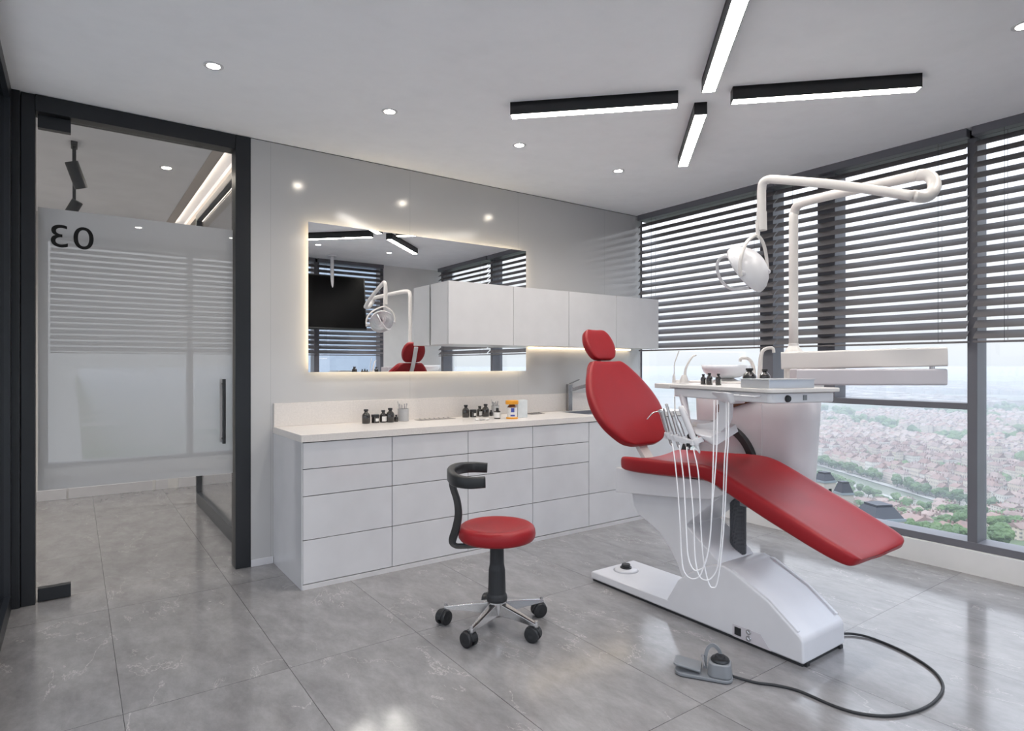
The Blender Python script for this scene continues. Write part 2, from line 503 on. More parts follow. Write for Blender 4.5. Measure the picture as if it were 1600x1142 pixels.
# ------- left glass partition
b = B()
e4 = bpy.data.objects.new('wall_left', None); COL.objects.link(e4); e4['kind'] = 'structure'; ORG[e4] = Vector((0, 0, 0))
obj('top_rail', bx(XL - .06, XL, YF, 4.10, ZC - .075, ZC), M_DARK, e4, bevel=.003)
obj('bottom_rail', bx(XL - .06, XL, YF, 4.10, 0, .09), M_DARK, e4, bevel=.003)
for y0, y1 in [(4.10, 4.168), (2.75, 2.81), (1.35, 1.41), (YF, YF + .06)]:
    obj('post', bx(XL - .06, XL, y0, y1, 0, ZC), M_DARK, e4, bevel=.003)
for y0, y1 in [(YF + .06, 1.35), (1.41, 2.75), (2.81, 4.10)]:
    obj('pane', bx(XL - .034, XL - .026, y0, y1, .09, ZC - .075), M_DGLASS, e4)

# ------- door frame and glass door
fr = bpy.data.objects.new('door_1', None); COL.objects.link(fr); fr['kind'] = 'structure'; ORG[fr] = Vector((0, 0, 0))
YD = YB
obj('jamb', bx(XL - .06, -.235, YD, YD + .12, 0, ZC), M_DARK, fr, bevel=.003)
obj('jamb', bx(-.232, -.171, YD + .012, YD + .12, 0, ZC), M_DARK, fr, bevel=.003)
obj('jamb', bx(.83, .921, YD - .002, YD + .12, 0, ZC - .002), M_DARK, fr, bevel=.003)
obj('header', bx(-.171, .83, YD, YD + .12, 2.66, ZC - .002), M_DARK, fr, bevel=.003)
YG = YD + .055
obj('clear_pane', bx(-.162, .824, YG, YG + .010, .008, 2.652), M_DGLASS, fr)
o = obj('frosted_film', bx(-.162, .824, YG - .0012, YG - .0004, .605, 2.155), M_FROST, fr); o['label'] = 'frosted band across the glass door'
tc_ = bpy.data.curves.new('num', 'FONT'); tc_.body = '03'; tc_.size = .182; tc_.extrude = .0006; tc_.space_character = 1.05
to = bpy.data.objects.new('num', tc_); COL.objects.link(to)
bpy.context.view_layer.update()
dg = bpy.context.evaluated_depsgraph_get()
me = bpy.data.meshes.new_from_object(to.evaluated_get(dg))
bpy.data.objects.remove(to)
b = B(); b.from_mesh(me)
xs = [v.co.x for v in b.verts]; ys = [v.co.y for v in b.verts]
x0, x1, y0, y1 = min(xs), max(xs), min(ys), max(ys)
for v in b.verts:
    u = (v.co.x - x0) / (x1 - x0); q = (v.co.y - y0) / (y1 - y0)
    v.co = Vector((.090 - u * .195, YG - .0024 + v.co.z, 1.945 + q * .125))
o = obj('door_number', b, mat('matt_black_vinyl', (.004, .004, .004), .9), fr); o['label'] = 'black number 03 seen in reverse from inside'
obj('hinge_patch', bx(-.162, -.015, YG - .018, YG + .028, 2.585, 2.655), M_DARK, fr, bevel=.002)
obj('hinge_patch', bx(-.162, -.015, YG - .018, YG + .028, .006, .075), M_DARK, fr, bevel=.002)
b = B()
for yy in (YG - .045, YG + .055):
    cyl(b, (.765, yy, .80), (.765, yy, 1.205), .010, 14)
for z in (.83, 1.175): cyl(b, (.765, YG - .045, z), (.765, YG + .055, z), .007, 12)
obj('door_handle', b, M_BLK, fr, smooth=False)

# ------- corridor beyond the door
struct('wall_corridor', bx(-3.2, 2.6, 7.33, 7.5, 0, ZC), M_CWALL)
b = B()
for x0, x1 in [(-3.0, -.30), (-.29, -.06), (-.045, .66), (.69, .80), (.90, 2.6)]: box(b, x0, x1, 7.318, 7.33, 0, .10)
struct('baseboard_corridor', b, M_WPL, bevel=.002)
struct('wall_corridor_left', bx(-3.4, -3.2, 4.2, 7.5, 0, ZC), M_CWALL)
struct('wall_corridor_right', bx(2.6, 2.75, 4.29, 7.5, 0, ZC), M_CWALL)
struct('wall_corridor_near', bx(-3.2, XL - .06, YD, YD + .12, 0, ZC), M_CWALL)
pr = bpy.data.objects.new('window_3', None); COL.objects.link(pr); pr['kind'] = 'structure'; ORG[pr] = Vector((0, 0, 0))
obj('bottom_rail', bx(.93, .985, 4.288, 6.40, 0, .105), M_DARK, pr, bevel=.003)
obj('top_rail', bx(.93, .985, 4.288, 6.42, 2.640, 2.699), M_DARK, pr, bevel=.003)
obj('post', bx(.93, .985, 6.36, 6.42, .105, 2.640), M_DARK, pr, bevel=.003)
obj('pane', bx(.953, .961, 4.288, 6.36, .105, 2.640), M_DGLASS, pr)
struct('trim_2', bx(.763, .838, 4.30, 7.3, 2.748, 2.762), mat('beige_lip', (.62, .57, .52), .7))
struct('trim_3', bx(.945, .985, 4.30, 7.3, 2.700, 2.7515), mat('beige_lip', (.62, .57, .52), .7))
tag(obj('cove_light', bx(.800, .836, 4.30, 7.3, 2.7625, 2.768), M_COVE), 'warm light strip in the ceiling slot of the corridor, above the dark glazed partition', 'light')
# spotlights on the corridor ceiling
def track_spot(x, y, L, dirv, label):
    t = thing('spotlight', label, 'spotlight', (x, y, ZC), 'black spotlights in the corridor')
    b = B(); cyl(b, (x, y, ZC - L), (x, y, ZC), .011, 12); obj('stem', b, M_BLK, t)
    obj('ceiling_plate', bx(x - .018, x + .018, y - .06, y + .06, ZC - .022, ZC - .0005), M_BLK, t, bevel=.002)
    d = Vector(dirv).normalized(); c = Vector((x, y, ZC - L))
    b = B(); lathe(b, [(0, -.07), (.036, -.07), (.038, -.066), (.038, .10), (.036, .103), (.033, .10), (.033, .085), (0, .085)], 24, orient(c + d * .02, d)); obj('lamp_body', b, M_BLK, t, smooth=False)
    b = B(); lathe(b, [(0, .0865), (.031, .0865)], 24, orient(c + d * .02, d)); obj('lens', b, M_WPLW, t)
track_spot(.0, 4.96, .17, (.35, .28, -1.0), 'black cylinder spotlight nearer the door, tilted with its lens showing')
track_spot(.0, 5.75, .25, (-.5, .3, -1.0), 'black cylinder spotlight further down the corridor, partly behind the frosted band')

# ------- downlights
def downlight(x, y, label, power=27, group='recessed ceiling downlights', col=(1, .955, .90)):
    t = thing('downlight', label, 'light', (x, y, ZC), group)
    M = Matrix.Translation((x, y, ZC))
    b = B(); lathe(b, [(.030, .0), (.030, -.003), (.042, -.004), (.046, -.001), (.046, 0), (.030, 0)], 32, M); obj('trim_ring', b, M_WPL, t)
    b = B(); lathe(b, [(0, -.0015), (.030, -.0015)], 32, M); obj('lens', b, M_DL, t)
    ld = bpy.data.lights.new('downlight_lamp', 'SPOT'); ld.energy = power; ld.spot_size = 2.5; ld.spot_blend = 1; ld.shadow_soft_size = .03; ld.color = col
    lo = bpy.data.objects.new('downlight_lamp', ld); lo.location = (0, 0, -.012); lo.parent = t; COL.objects.link(lo)
    return t
names = ['recessed downlight nearest the glass door, first of the row', 'recessed downlight second in the row above the mirror', 'recessed downlight third in the row, above the wall cabinets', 'recessed downlight last in the row, near the blinds']
for i, x in enumerate((.553, 1.477, 2.403, 3.325)): downlight(x, 3.28, names[i])
names = ['recessed downlight above the photographer, outside the frame', 'recessed downlight mirrored at the upper left of the mirror', 'recessed downlight mirrored left of the short diagonal lamp', 'recessed downlight cut off at the top right corner of the photo']
for i, x in enumerate((.553, 1.477, 2.403, 3.325)): downlight(x, .864, names[i])
for x_, y_ in ((-1.35, 5.17), (-1.35, 6.7), (1.75, 6.2)): downlight(x_, y_, 'unseen downlight added to brighten the corridor, beside the glass door opening', 100)  # extra downlights out of view, added to brighten the corridor
downlight(.555, 5.17, 'recessed downlight in the corridor beyond the glass door', 45)

# ------- four diagonal linear lamps
def bar_lamp(c0, c1, label):
    c0 = Vector((*c0, 0)); c1 = Vector((*c1, 0)); d = (c1 - c0).normalized(); s = Vector((-d.y, d.x, 0))
    t = thing('linear_lamp', label, 'lamp', ((c0.x + c1.x) / 2, (c0.y + c1.y) / 2, ZC), 'black linear lamps set in a cross')
    def lbox(b, a0, a1, w0, w1, z0, z1):
        ps = [c0 + d * a + s * q + Vector((0, 0, z)) for z in (z0, z1) for a in (a0, a1) for q in (w0, w1)]
        hull(b, ps)
    L = (c1 - c0).length
    b = B(); h = .034
    lbox(b, 0, L, -h, -h + .003, ZC - .070, ZC - .0004); lbox(b, 0, L, h - .003, h, ZC - .070, ZC - .0004)
    lbox(b, 0, .003, -h, h, ZC - .070, ZC - .0004); lbox(b, L - .003, L, -h, h, ZC - .070, ZC - .0004)
    lbox(b, 0, L, -h, h, ZC - .020, ZC - .0004)
    obj('housing', b, M_BLK, t)
    b = B(); lbox(b, .003, L - .003, -h + .003, h - .003, ZC - .0685, ZC - .060); obj('diffuser', b, M_LED, t)
cx, cy = 2.732, 2.060
u = Vector((.7071, -.7071)); v = Vector((.7071, .7071)); c = Vector((cx, cy))
off, LN = .139, .905
bar_lamp(c - u * (off + LN), c - u * off, 'black linear ceiling lamp reaching left over the mirror side')
bar_lamp(c + u * off, c + u * (off + LN), 'black linear ceiling lamp reaching right towards the window')
bar_lamp(c - v * off, c - v * (off + LN), 'black linear ceiling lamp cut off by the top edge of the photo')
bar_lamp(c + v * off, c + v * (off + LN), 'shortest looking black linear ceiling lamp, pointing at the blinds corner')

# ================================================================== CABINETS
YC = 3.557
xs = [1.066, 1.620, 2.175, 2.728, 3.282, 3.90, 4.50]
lab = ['white glossy drawer cabinet at the left end under the counter', 'white glossy drawer cabinet second from the left, left of the stool',
       'white glossy drawer cabinet behind the stool backrest', 'white glossy drawer cabinet fourth from the left, right of the stool',
       'white glossy sink cabinet left of the red chair', 'white glossy corner cabinet hidden behind the red chair']
zs = [.030, .283, .536, .692, .846]
G2 = .0022
for i in range(6):
    x0, x1 = xs[i], xs[i + 1]
    t = thing('base_cabinet', lab[i], 'cabinet', ((x0 + x1) / 2, (YC + YB) / 2, 0), 'white base cabinets under the counter')
    obj('carcass', bx(x0 + .0005, x1 - .0005, YC + .020, YB - .002, .030, .849), M_GAP if 0 < i else M_LACQ, t)
    if i == 0:
        obj('side_panel', bx(1.060, 1.066, YC + .002, YB - .002, 0, .849), M_LACQ, t)
        obj('backing', bx(x0 + .002, x1 - .002, YC + .017, YC + .0199, .032, .848), M_GAP, t)
    obj('plinth', bx(x0, x1, YC - .004, YC + .10, 0, .027), M_LACQM, t)
    zz = zs if i < 4 else [.030, .283, .846]
    for a, c2 in zip(zz, zz[1:]):
        if i == 5: obj('door', bx(x0 + G2, x1 - G2, YC, YC + .017, a + G2, c2 - G2), M_LACQ, t, bevel=.001)
        else: obj('drawer', bx(x0 + G2, x1 - G2, YC, YC + .017, a + G2, c2 - G2), M_LACQ, t, bevel=.001)
# counter with sink cut-out
SX0, SX1, SY0, SY1 = 3.41, 3.95, 3.70, 4.07
t = thing('worktop', 'pale speckled stone worktop with upstand, on the white base cabinets', 'worktop', (2.8, 3.86, .85))
b = B()
z0, z1 = .8495, .890
box(b, 1.056, SX0, YC - .008, YB - .001, z0, z1); box(b, SX1, XR - .002, YC - .008, YB - .001, z0, z1)
box(b, SX0, SX1, YC - .008, SY0, z0, z1); box(b, SX0, SX1, SY1, YB - .001, z0, z1)
obj('slab', b, M_STONE, t)
obj('upstand', bx(1.060, XR - .002, YB - .018, YB - .001, .8905, 1.043), M_STONE, t, bevel=.001)
b = B()
box(b, SX0, SX1, SY0, SY1, .851, .856)
for q in [(SX0, SX0 + .004, SY0, SY1), (SX1 - .004, SX1, SY0, SY1), (SX0, SX1, SY0, SY0 + .004), (SX0, SX1, SY1 - .004, SY1)]: box(b, *q, .856, .8885)
cyl(b, (3.68, 3.88, .856), (3.68, 3.88, .858), .04, 24)
tag(obj('sink', b, M_STEEL), 'dark steel sink let into the worktop left of the red backrest', 'sink')
t = thing('faucet', 'square chrome tap standing behind the sink', 'tap', (3.55, 4.105, .89))
obj('post', bx(3.530, 3.575, 4.085, 4.125, .8905, 1.125), M_TAP, t, bevel=.004)
b = B(); sweep(b, [Vector((3.565, 4.10, 1.075)), Vector((3.80, 4.02, 1.135))], [(-.014, -.014), (.014, -.014), (.014, .014), (-.014, .014)]); obj('spout', b, M_TAP, t, bevel=.003)
b = B(); sweep(b, [Vector((3.56, 4.105, 1.130)), Vector((3.655, 4.09, 1.165))], [(-.012, -.003), (.012, -.003), (.012, .003), (-.012, .003)]); obj('lever', b, M_TAP, t, bevel=.001)

# wall cabinets
xs = [2.19, 2.765, 3.33, 3.88, 4.43]
lab = ['white wall cabinet at the left end, in front of the mirror', 'white wall cabinet second from the left', 'white wall cabinet behind the red headrest', 'white wall cabinet nearest the blinds']
YU = 3.850
for i in range(4):
    x0, x1 = xs[i], xs[i + 1]
    t = thing('wall_cabinet', lab[i], 'cabinet', ((x0 + x1) / 2, 4.0, 1.446), 'white wall cabinets in a row')
    if i == 0:
        b = B(); box(b, x0, x1, YU + .019, YB - .050, 1.446, 1.902); box(b, 3.10 - .33, x1, YB - .05, YB - .001, 1.446, 1.902) if False else None
    else:
        b = B(); box(b, x0, x1, YU + .019, (YB - .001) if x0 > 3.1 else YB - .050, 1.446, 1.902)
        if x0 < 3.1: box(b, 3.105, x1, YB - .05, YB - .001, 1.446, 1.902)
    obj('carcass', b, M_LACQM, t)
    obj('door', bx(x0 + .002, x1 - .002, YU, YU + .018, 1.446, 1.902), M_LACQM, t, bevel=.001)
tag(obj('led_strip', bx(3.14, 4.36, YB - .030, YB - .012, 1.436, 1.4455), M_STRIPC), 'warm light strip under the wall cabinets', 'light')

# mirror
t = thing('mirror', 'large frameless mirror with a warm glow round its edge, above the worktop', 'mirror', (2.186, YB, 1.75))
obj('glass', bx(1.275, 3.096, YB - .038, YB - .033, 1.245, 2.253), M_MIR, t)
obj('backing', bx(1.335, 3.036, YB - .0325, YB - .001, 1.305, 2.193), M_WPL, t)
for q in [(1.318, 1.334, 1.30, 2.20), (3.037, 3.053, 1.30, 2.20)]:
    obj('light_strip', bx(q[0], q[1], YB - .030, YB - .012, q[2], q[3]), M_STRIP, t)
for z in (1.288, 2.194): obj('light_strip', bx(1.318, 3.053, YB - .030, YB - .012, z, z + .016), M_STRIP, t)

# ================================================================== COUNTER ITEMS
def stand(px, py, z=.8905): return fl(px, py, z)

def bottle_proto(kind):
    """apothecary bottle, standing at the origin, unit height 1"""
    t = thing('bottle', 'x', 'bottle')
    b = B()
    prof = [(0, 0), (.27, 0), (.29, .02), (.29, .56), (.25, .66), (.13, .78), (.12, .82), (.12, .86), (0, .86)]
    lathe(b, prof, 20); obj('glass_body', b, M_AMB, t, smooth=True)
    b = B(); lathe(b, [(0, .862), (.15, .862), (.16, .875), (.16, .985), (.14, 1.0), (0, 1.0)], 16); obj('cap', b, M_BLK, t)
    if kind:
        b = B(); n = 8
        for k in range(n):
            a0 = -2.3 + 1.9 * k / n; a1 = -2.3 + 1.9 * (k + 1) / n
            poly3(b, [(.297 * math.cos(q), .297 * math.sin(q), z) for q, z in ((a0, .1), (a1, .1), (a1, .50), (a0, .50))])
        obj('label', b, M_LABEL, t)
    return t
def jar_proto():
    t = thing('jar', 'x', 'jar')
    b = B(); lathe(b, [(0, 0), (.46, 0), (.48, .02), (.48, .70), (0, .70)], 24); obj('glass_body', b, M_AMB, t, smooth=False)
    b = B(); lathe(b, [(0, .702), (.49, .702), (.50, .72), (.50, .98), (.48, 1), (0, 1)], 24); obj('lid', b, M_BLK, t)
    b = B(); n = 6
    for k in range(n):
        a0 = -1.9 + .9 * k / n; a1 = -1.9 + .9 * (k + 1) / n
        poly3(b, [(.487 * math.cos(q), .487 * math.sin(q), z) for q, z in ((a0, .2), (a1, .2), (a1, .55), (a0, .55))])
    obj('label', b, M_LABEL, t)
    return t
def cup_proto():
    t = thing('tool_cup', 'x', 'cup')
    b = B(); lathe(b, [(0, 0), (.42, 0), (.44, .02), (.44, 1), (.40, 1), (.40, .1), (0, .1)], 24); obj('cup_body', b, mat('matt_grey_ceramic', (.42, .42, .43), .6), t)
    rr = random.Random(3)
    for k in range(8):
        a = k * .785; x = .3 * math.cos(a); y = .3 * math.sin(a); h = 1.25 + .18 * rr.random()
        b = B(); cyl(b, (x * .5, y * .5, .12), (x, y, h), .025, 6); 
        if k % 2: cyl(b, (x, y, h - .12), (x * 1.02, y * 1.02, h + .04), .04, 6)
        obj('instrument', b, M_STEEL, t)
    b = B(); cyl(b, (-.2, 0, .12), (-.42, .1, 1.55), .02, 6); lathe(b, [(0, -.05), (.05, 0), (0, .05)], 8, Matrix.Translation((-.42, .1, 1.57))); obj('dental_mirror', b, M_STEEL, t)
    return t
PRO = {}
def put(kind, p, h, label, group, name=None, rz=0, wide=1.0):
    """places one of a kind; first call makes it, later calls copy it with its parts"""
    if kind not in PRO:
        PRO[kind] = {'plain': lambda: bottle_proto(0), 'labelled': lambda: bottle_proto(1), 'jar': jar_proto, 'cup': cup_proto}[kind]()
        r = PRO[kind]
    else:
        s = PRO[kind]; r = s.copy(); COL.objects.link(r)
        for ch in s.children:
            c3 = ch.copy(); COL.objects.link(c3); c3.parent = r
    r.location = p; r.scale = (h * wide, h * wide, h); r.rotation_euler = (0, 0, rz)
    r['label'] = label
    r['group'] = group
    return r
GA = 'dark bottles and jars on the worktop'
S1 = 4.55 / FPX; S2 = 4.9 / FPX
put('plain', stand(572, 661.5), .098, 'dark glass bottle standing leftmost on the worktop', GA)
put('jar', stand(586.5, 660.5), .058, 'squat dark jar beside the leftmost bottle on the worktop', GA)
put('labelled', stand(598.8, 659.8), .086, 'small dark bottle with a white label, in the left cluster on the worktop', GA)
put('plain', stand(609.7, 659.5), .100, 'tallest dark bottle of the left cluster on the worktop', GA)
put('plain', stand(619, 658.8), .050, 'tiny dark bottle next to the left grey tool cup', GA)
put('cup', stand(630, 657.6), .088, 'grey cup of steel instruments right of the left bottle cluster', 'grey instrument cups', wide=1.02)
put('plain', stand(727.8, 652), .096, 'dark glass bottle leftmost of the right cluster on the worktop', GA)
put('jar', stand(739.3, 651.5), .058, 'squat dark jar in the right cluster on the worktop', GA, wide=.92)
put('labelled', stand(749.5, 650.3), .080, 'small dark bottle with a white label, in the right cluster on the worktop', GA)
put('plain', stand(758.7, 650.6), .098, 'tallest dark bottle of the right cluster on the worktop', GA)
put('plain', stand(767.2, 649.8), .046, 'tiny dark bottle next to the right grey tool cup', GA)
put('cup', stand(773.8, 649.2), .080, 'grey cup of steel instruments behind the small labelled vial', 'grey instrument cups', wide=.9)
# vial with cream label
p = stand(777, 654)
t = thing('vial', 'small brown vial with a cream label in front of the right grey cup', 'bottle', p)
M = Matrix.Translation(p)
b = B(); lathe(b, [(0, 0), (.023, 0), (.025, .002), (.025, .055), (.012, .062), (0, .062)], 20, M); obj('glass_body', b, M_AMB, t, smooth=False)
b = B(); lathe(b, [(0, .0622), (.011, .0622), (.011, .08), (0, .08)], 16, M); obj('cap', b, M_BLK, t)
b = B(); lathe(b, [(.0255, .008), (.0255, .048)], 20, M); obj('label', b, M_LABEL, t)
# large pill bottle lying across with orange caps + box
p = stand(800, 654)
t = thing('medicine_bottle', 'brown medicine bottle with a white and blue label and orange cap', 'bottle', p)
M = Matrix.Translation(p)
b = B(); lathe(b, [(0, 0), (.034, 0), (.037, .004), (.037, .085), (.030, .098), (.024, .102), (.024, .108), (0, .108)], 24, M); obj('glass_body', b, mat('brown_glass', (.16, .05, .015), .1, coat=1), t)
b = B(); lathe(b, [(0, .1082), (.046, .1082), (.049, .112), (.049, .134), (.046, .138), (0, .138)], 24, M); obj('cap', b, M_ORNG, t)
b = B()
lathe(b, [(.0376, .012), (.0376, .085)], 24, M); obj('label', b, M_LABEL, t)
b = B()
for a0, a1, z0_, z1_ in ((-2.4, -1.7, .05, .082), (-2.5, -1.6, .020, .032)):
    for k in range(5):
        q0 = a0 + (a1 - a0) * k / 5; q1 = a0 + (a1 - a0) * (k + 1) / 5
        poly3(b, [p + Vector((.038 * math.cos(q), .038 * math.sin(q), z)) for q, z in ((q0, z0_), (q1, z0_), (q1, z1_), (q0, z1_))])
obj('label_print', b, M_BLUEL, t)
b = B(); lathe(b, [(0, 0), (.043, 0), (.045, .002), (.045, .011), (.038, .013), (.038, .0005)], 24, M); obj('base_ring', b, M_ORNG, t)
p = stand(816.5, 652.6)
b = B(); box(b, p.x - .045, p.x + .045, p.y - .002, p.y + .05, .8905, .8905 + .135)
tag(obj('carton', b, mat('pale_carton', (.62, .66, .68), .6, var=.05, vscale=40), bevel=.001), 'pale upright carton right of the orange capped bottle', 'box')
for px, py, L, lb in ((680, 655, .30, 'row of thin steel instruments lying on the worktop between the bottle clusters'), (836, 646.5, .14, 'thin steel instruments lying on the worktop left of the sink')):
    p = stand(px, py)
    t = thing('instrument_tray', lb, 'tray', p, 'instrument trays on the worktop')
    obj('tray_plate', bx(p.x - L / 2, p.x + L / 2, p.y - .045, p.y + .045, .8905, .8925), mat('clear_grey_tray', (.26, .24, .23), .35), t, bevel=.001)
    for k in range(7):
        b = B(); x = p.x - L / 2 + L * (k + .7) / 7.6
        tube(b, [(x - .012, p.y - .04, .896), (x + .004, p.y, .896), (x + .012, p.y + .04, .8975)], .0022, 6); obj('instrument', b, M_STEEL, t)
for k, (px, py, lb) in enumerate([(745, 657, 'small white cotton roll lying left of a darker bit, in front of the right bottles'), (761, 656.5, 'small white cotton roll lying below the tiny dark bottle')]):
    p = stand(px, py)
    b = B(); cyl(b, p + Vector((-.014, -.005, .008)), p + Vector((.014, .006, .008)), .008, 14)
    tag(obj('cotton_roll', b, M_LABEL), lb, 'cotton roll')
p = stand(753, 656.5)
b = B(); cyl(b, p + Vector((-.02, .004, .003)), p + Vector((.02, -.006, .003)), .0028, 8)
tag(obj('dental_bur', b, M_STEEL), 'thin dark bur lying between two white cotton rolls', 'tool')

# ================================================================== STOOL
sc = Vector((1.705, 2.515, 0))
t = thing('swivel_stool', 'low swivel stool with a round red seat and black horseshoe backrest on five castors', 'stool', sc)
M = Matrix.Translation(sc)
b = B(); lathe(b, [(0, .431), (.160, .431), (.182, .435), (.190, .446), (.192, .462), (.190, .480), (.184, .493), (.172, .502), (.156, .504), (.140, .501), (.12, .495), (.07, .489), (0, .487)], 56, M); obj('seat', b, M_RED, t, smooth=True)
b = B(); lathe(b, [(.150, .4308), (0.150, .425), (.05, .418), (0, .418)], 32, M); obj('seat_pan', b, M_BLK, t)
b = B(); lathe(b, [(0, .130), (.050, .130), (.052, .14), (.050, .155), (.044, .165), (.041, .28), (.038, .295), (.0355, .31), (.034, .418), (0, .418)], 28, M); obj('gas_column', b, M_BLKR, t, smooth=False)
b = B(); lathe(b, [(0, .055), (.035, .055), (.046, .065), (.050, .10), (.050, .128), (0, .130)], 30, M); obj('hub', b, M_ALU, t, smooth=False)
for k in range(5):
    a = math.radians(137 + 72 * k); d = Vector((math.cos(a), math.sin(a), 0))
    p0 = sc + d * .036; p1 = sc + d * .265
    s = Vector((-d.y, d.x, 0))
    b = B()
    pts = []
    for p, hw_, zt, zb in ((p0, .026, .126, .066), (sc + d * .15, .020, .108, .072), (p1, .012, .088, .070)):
        pts.append([p + s * hw_ + Vector((0, 0, zb)), p - s * hw_ + Vector((0, 0, zb)), p - s * hw_ * .8 + Vector((0, 0, zt - .004)), p - s * hw_ * .4 + Vector((0, 0, zt)), p + s * hw_ * .4 + Vector((0, 0, zt)), p + s * hw_ * .8 + Vector((0, 0, zt - .004))])
    R2 = [[b.verts.new(q) for q in r] for r in pts]
    for i in range(2):
        for j in range(6): b.faces.new((R2[i][j], R2[i][(j + 1) % 6], R2[i + 1][(j + 1) % 6], R2[i + 1][j]))
    b.faces.new(R2[0][::-1]); b.faces.new(R2[2])
    obj('leg', b, M_ALU, t, bevel=.002)
    b = B(); cyl(b, p1 - d * .006 + Vector((0, 0, .06)), p1 - d * .006 + Vector((0, 0, .098)), .0085, 12); stem = obj('caster_stem', b, M_ALU, t)
    # twin wheel castor
    wa = [1.9, .2, .5, 1.4, 2.2][k]
    ax = Vector((math.cos(wa), math.sin(wa), 0)); tr = Vector((-ax.y, ax.x, 0)) * .016
    cc = p1 - d * .006 + tr + Vector((0, 0, .036))
    b = B()
    for sg in (-1, 1):
        lathe(b, [(0, .008), (.030, .008), (.034, .010), (.036, .014), (.036, .024), (.033, .028), (.014, .030), (0, .029)], 28, orient(cc, ax * sg))
    ca = obj('caster', b, M_BLK, t, smooth=False)
    b = B(); cyl(b, cc - ax * .012, cc + ax * .012, .007, 10)
    lathe(b, [(.037, -.012), (.040, -.010), (.040, .010), (.037, .012)], 24, orient(cc, ax))
    for v_ in list(b.verts):
        if v_.co.z < cc.z - .002 and (v_.co - cc).length > .02: b.verts.remove(v_)
    cyl(b, p1 - d * .006 + Vector((0, 0, .045)), p1 - d * .006 + Vector((0, 0, .068)), .014, 12)
    obj('caster_hood', b, M_BLK, ca)
# backrest
def lc(lat, dep, z): return FW * dep + RT * lat + Vector((0, 0, z))
b = B()
pts = catmull([lc(-.122, 2.80, .757), lc(-.20, 2.795, .755), lc(-.268, 2.86, .757), lc(-.298, 2.985, .765), lc(-.275, 3.10, .768), lc(-.21, 3.165, .765), lc(-.128, 3.165, .762)], 6)
n = len(pts)
prof = [(-.012, -.024), (.012, -.024), (.016, -.018), (.016, .018), (.012, .024), (-.012, .024), (-.016, .018), (-.016, -.018)]
sweep(b, pts, prof, up=Vector((0, 0, 1)), scale=[1 + .15 * math.sin(PI * i / (n - 1)) for i in range(n)])
obj('backrest', b, M_BLK, t, smooth=True)
b = B()
pts = catmull([lc(-.292, 2.985, .76), lc(-.288, 2.985, .70), lc(-.268, 2.99, .63), lc(-.262, 2.995, .56), lc(-.275, 3.0, .49), lc(-.292, 3.0, .432), lc(-.280, 3.0, .410), lc(-.24, 3.0, .406), lc(-.10, 3.0, .415)], 5)
s, _ = frame_of(Vector((0, 0, -1)), FW)
sweep(b, pts, [(-.024, -.007), (.024, -.007), (.027, 0), (.024, .007), (-.024, .007), (-.027, 0)], up=None)
obj('backrest_bar', b, M_BLK, t, bevel=.002)

# ================================================================== DENTAL CHAIR
CX = 2.70
ch = thing('dental_chair', 'red upholstered dental chair with a white base, backrest upright and leg rest sloping down', 'dental chair', (CX, 2.1, 0))

def cushion(stations, dish=.02, nprof=28, p=.22):
    """stations: (center, halfwidth, normal, thickness); loft with rounded ends"""
    b = B(); rings = []
    S = [(Vector(c), hw, Vector(nm).normalized(), th) for c, hw, nm, th in stations]
    # resample
    cs = catmull([s[0] for s in S], 6); m = len(cs)
    def lerp(vals, i):
        t_ = i / 6; a = min(int(t_), len(vals) - 2); f_ = t_ - a
        return vals[a] * (1 - f_) + vals[a + 1] * f_
    hwv = [x for x in catmull([Vector((s[1], s[3], 0)) for s in S], 6)]
    for i in range(m):
        nm = lerp([s[2] for s in S], i).normalized(); hw = hwv[i].x; th = hwv[i].y
        ring = []
        for k in range(nprof):
            a = 2 * PI * k / nprof
            ca, sa = math.cos(a), math.sin(a)
            x = hw * math.copysign(abs(ca) ** p, ca) if abs(ca) > 1e-6 else 0
            y = math.copysign(abs(sa) ** .42, sa) if abs(sa) > 1e-6 else 0
            h = th / 2 * y
            ex = 1 - min(1, abs(x) / max(hw * .93, 1e-5)) ** 2.2; ex = max(0, ex)
            if y > .3: h -= dish * ex * min(1, y)
            ring.append(b.verts.new(cs[i] + Vector((1, 0, 0)) * x + nm * h))
        rings.append(ring)
    for i in range(m - 1):
        for j in range(nprof): b.faces.new((rings[i][j], rings[i][(j + 1) % nprof], rings[i + 1][(j + 1) % nprof], rings[i + 1][j]))
    b.faces.new(rings[0][::-1]); b.faces.new(rings[-1])
    return b

# seat + leg rest: station centres (y, z), thickness
SS = [(2.430, .750, .02, .16), (2.422, .751, .055, .215), (2.40, .753, .08, .245), (2.34, .755, .090, .262), (2.24, .759, .094, .268), (2.05, .769, .090, .270), (1.90, .780, .086, .268), (1.80, .770, .088, .266),
      (1.70, .732, .090, .265), (1.55, .668, .092, .262), (1.40, .608, .088, .258), (1.27, .556, .080, .252), (1.20, .530, .070, .238), (1.175, .521, .050, .222), (1.165, .518, .02, .19)]
st = []
for i, (y, z, th, hw) in enumerate(SS):
    a = SS[max(i - 1, 0)]; c_ = SS[min(i + 1, len(SS) - 1)]
    d = Vector((0, c_[0] - a[0], c_[1] - a[1]))
    nm = Vector((0, -d.z, d.y)); nm = nm if nm.z > 0 else -nm
    if 6 <= i <= 7: nm = Vector((0, -.15, 1))
    if i < 4: nm = Vector((0, .03, 1))
    if i > 10: nm = Vector((0, -.37, .93))
    st.append(((CX, y, z), hw, nm, th))
b = cushion(st, dish=.038)
obj('seat_cushion', b, M_RED, ch, smooth=True, sub=1)
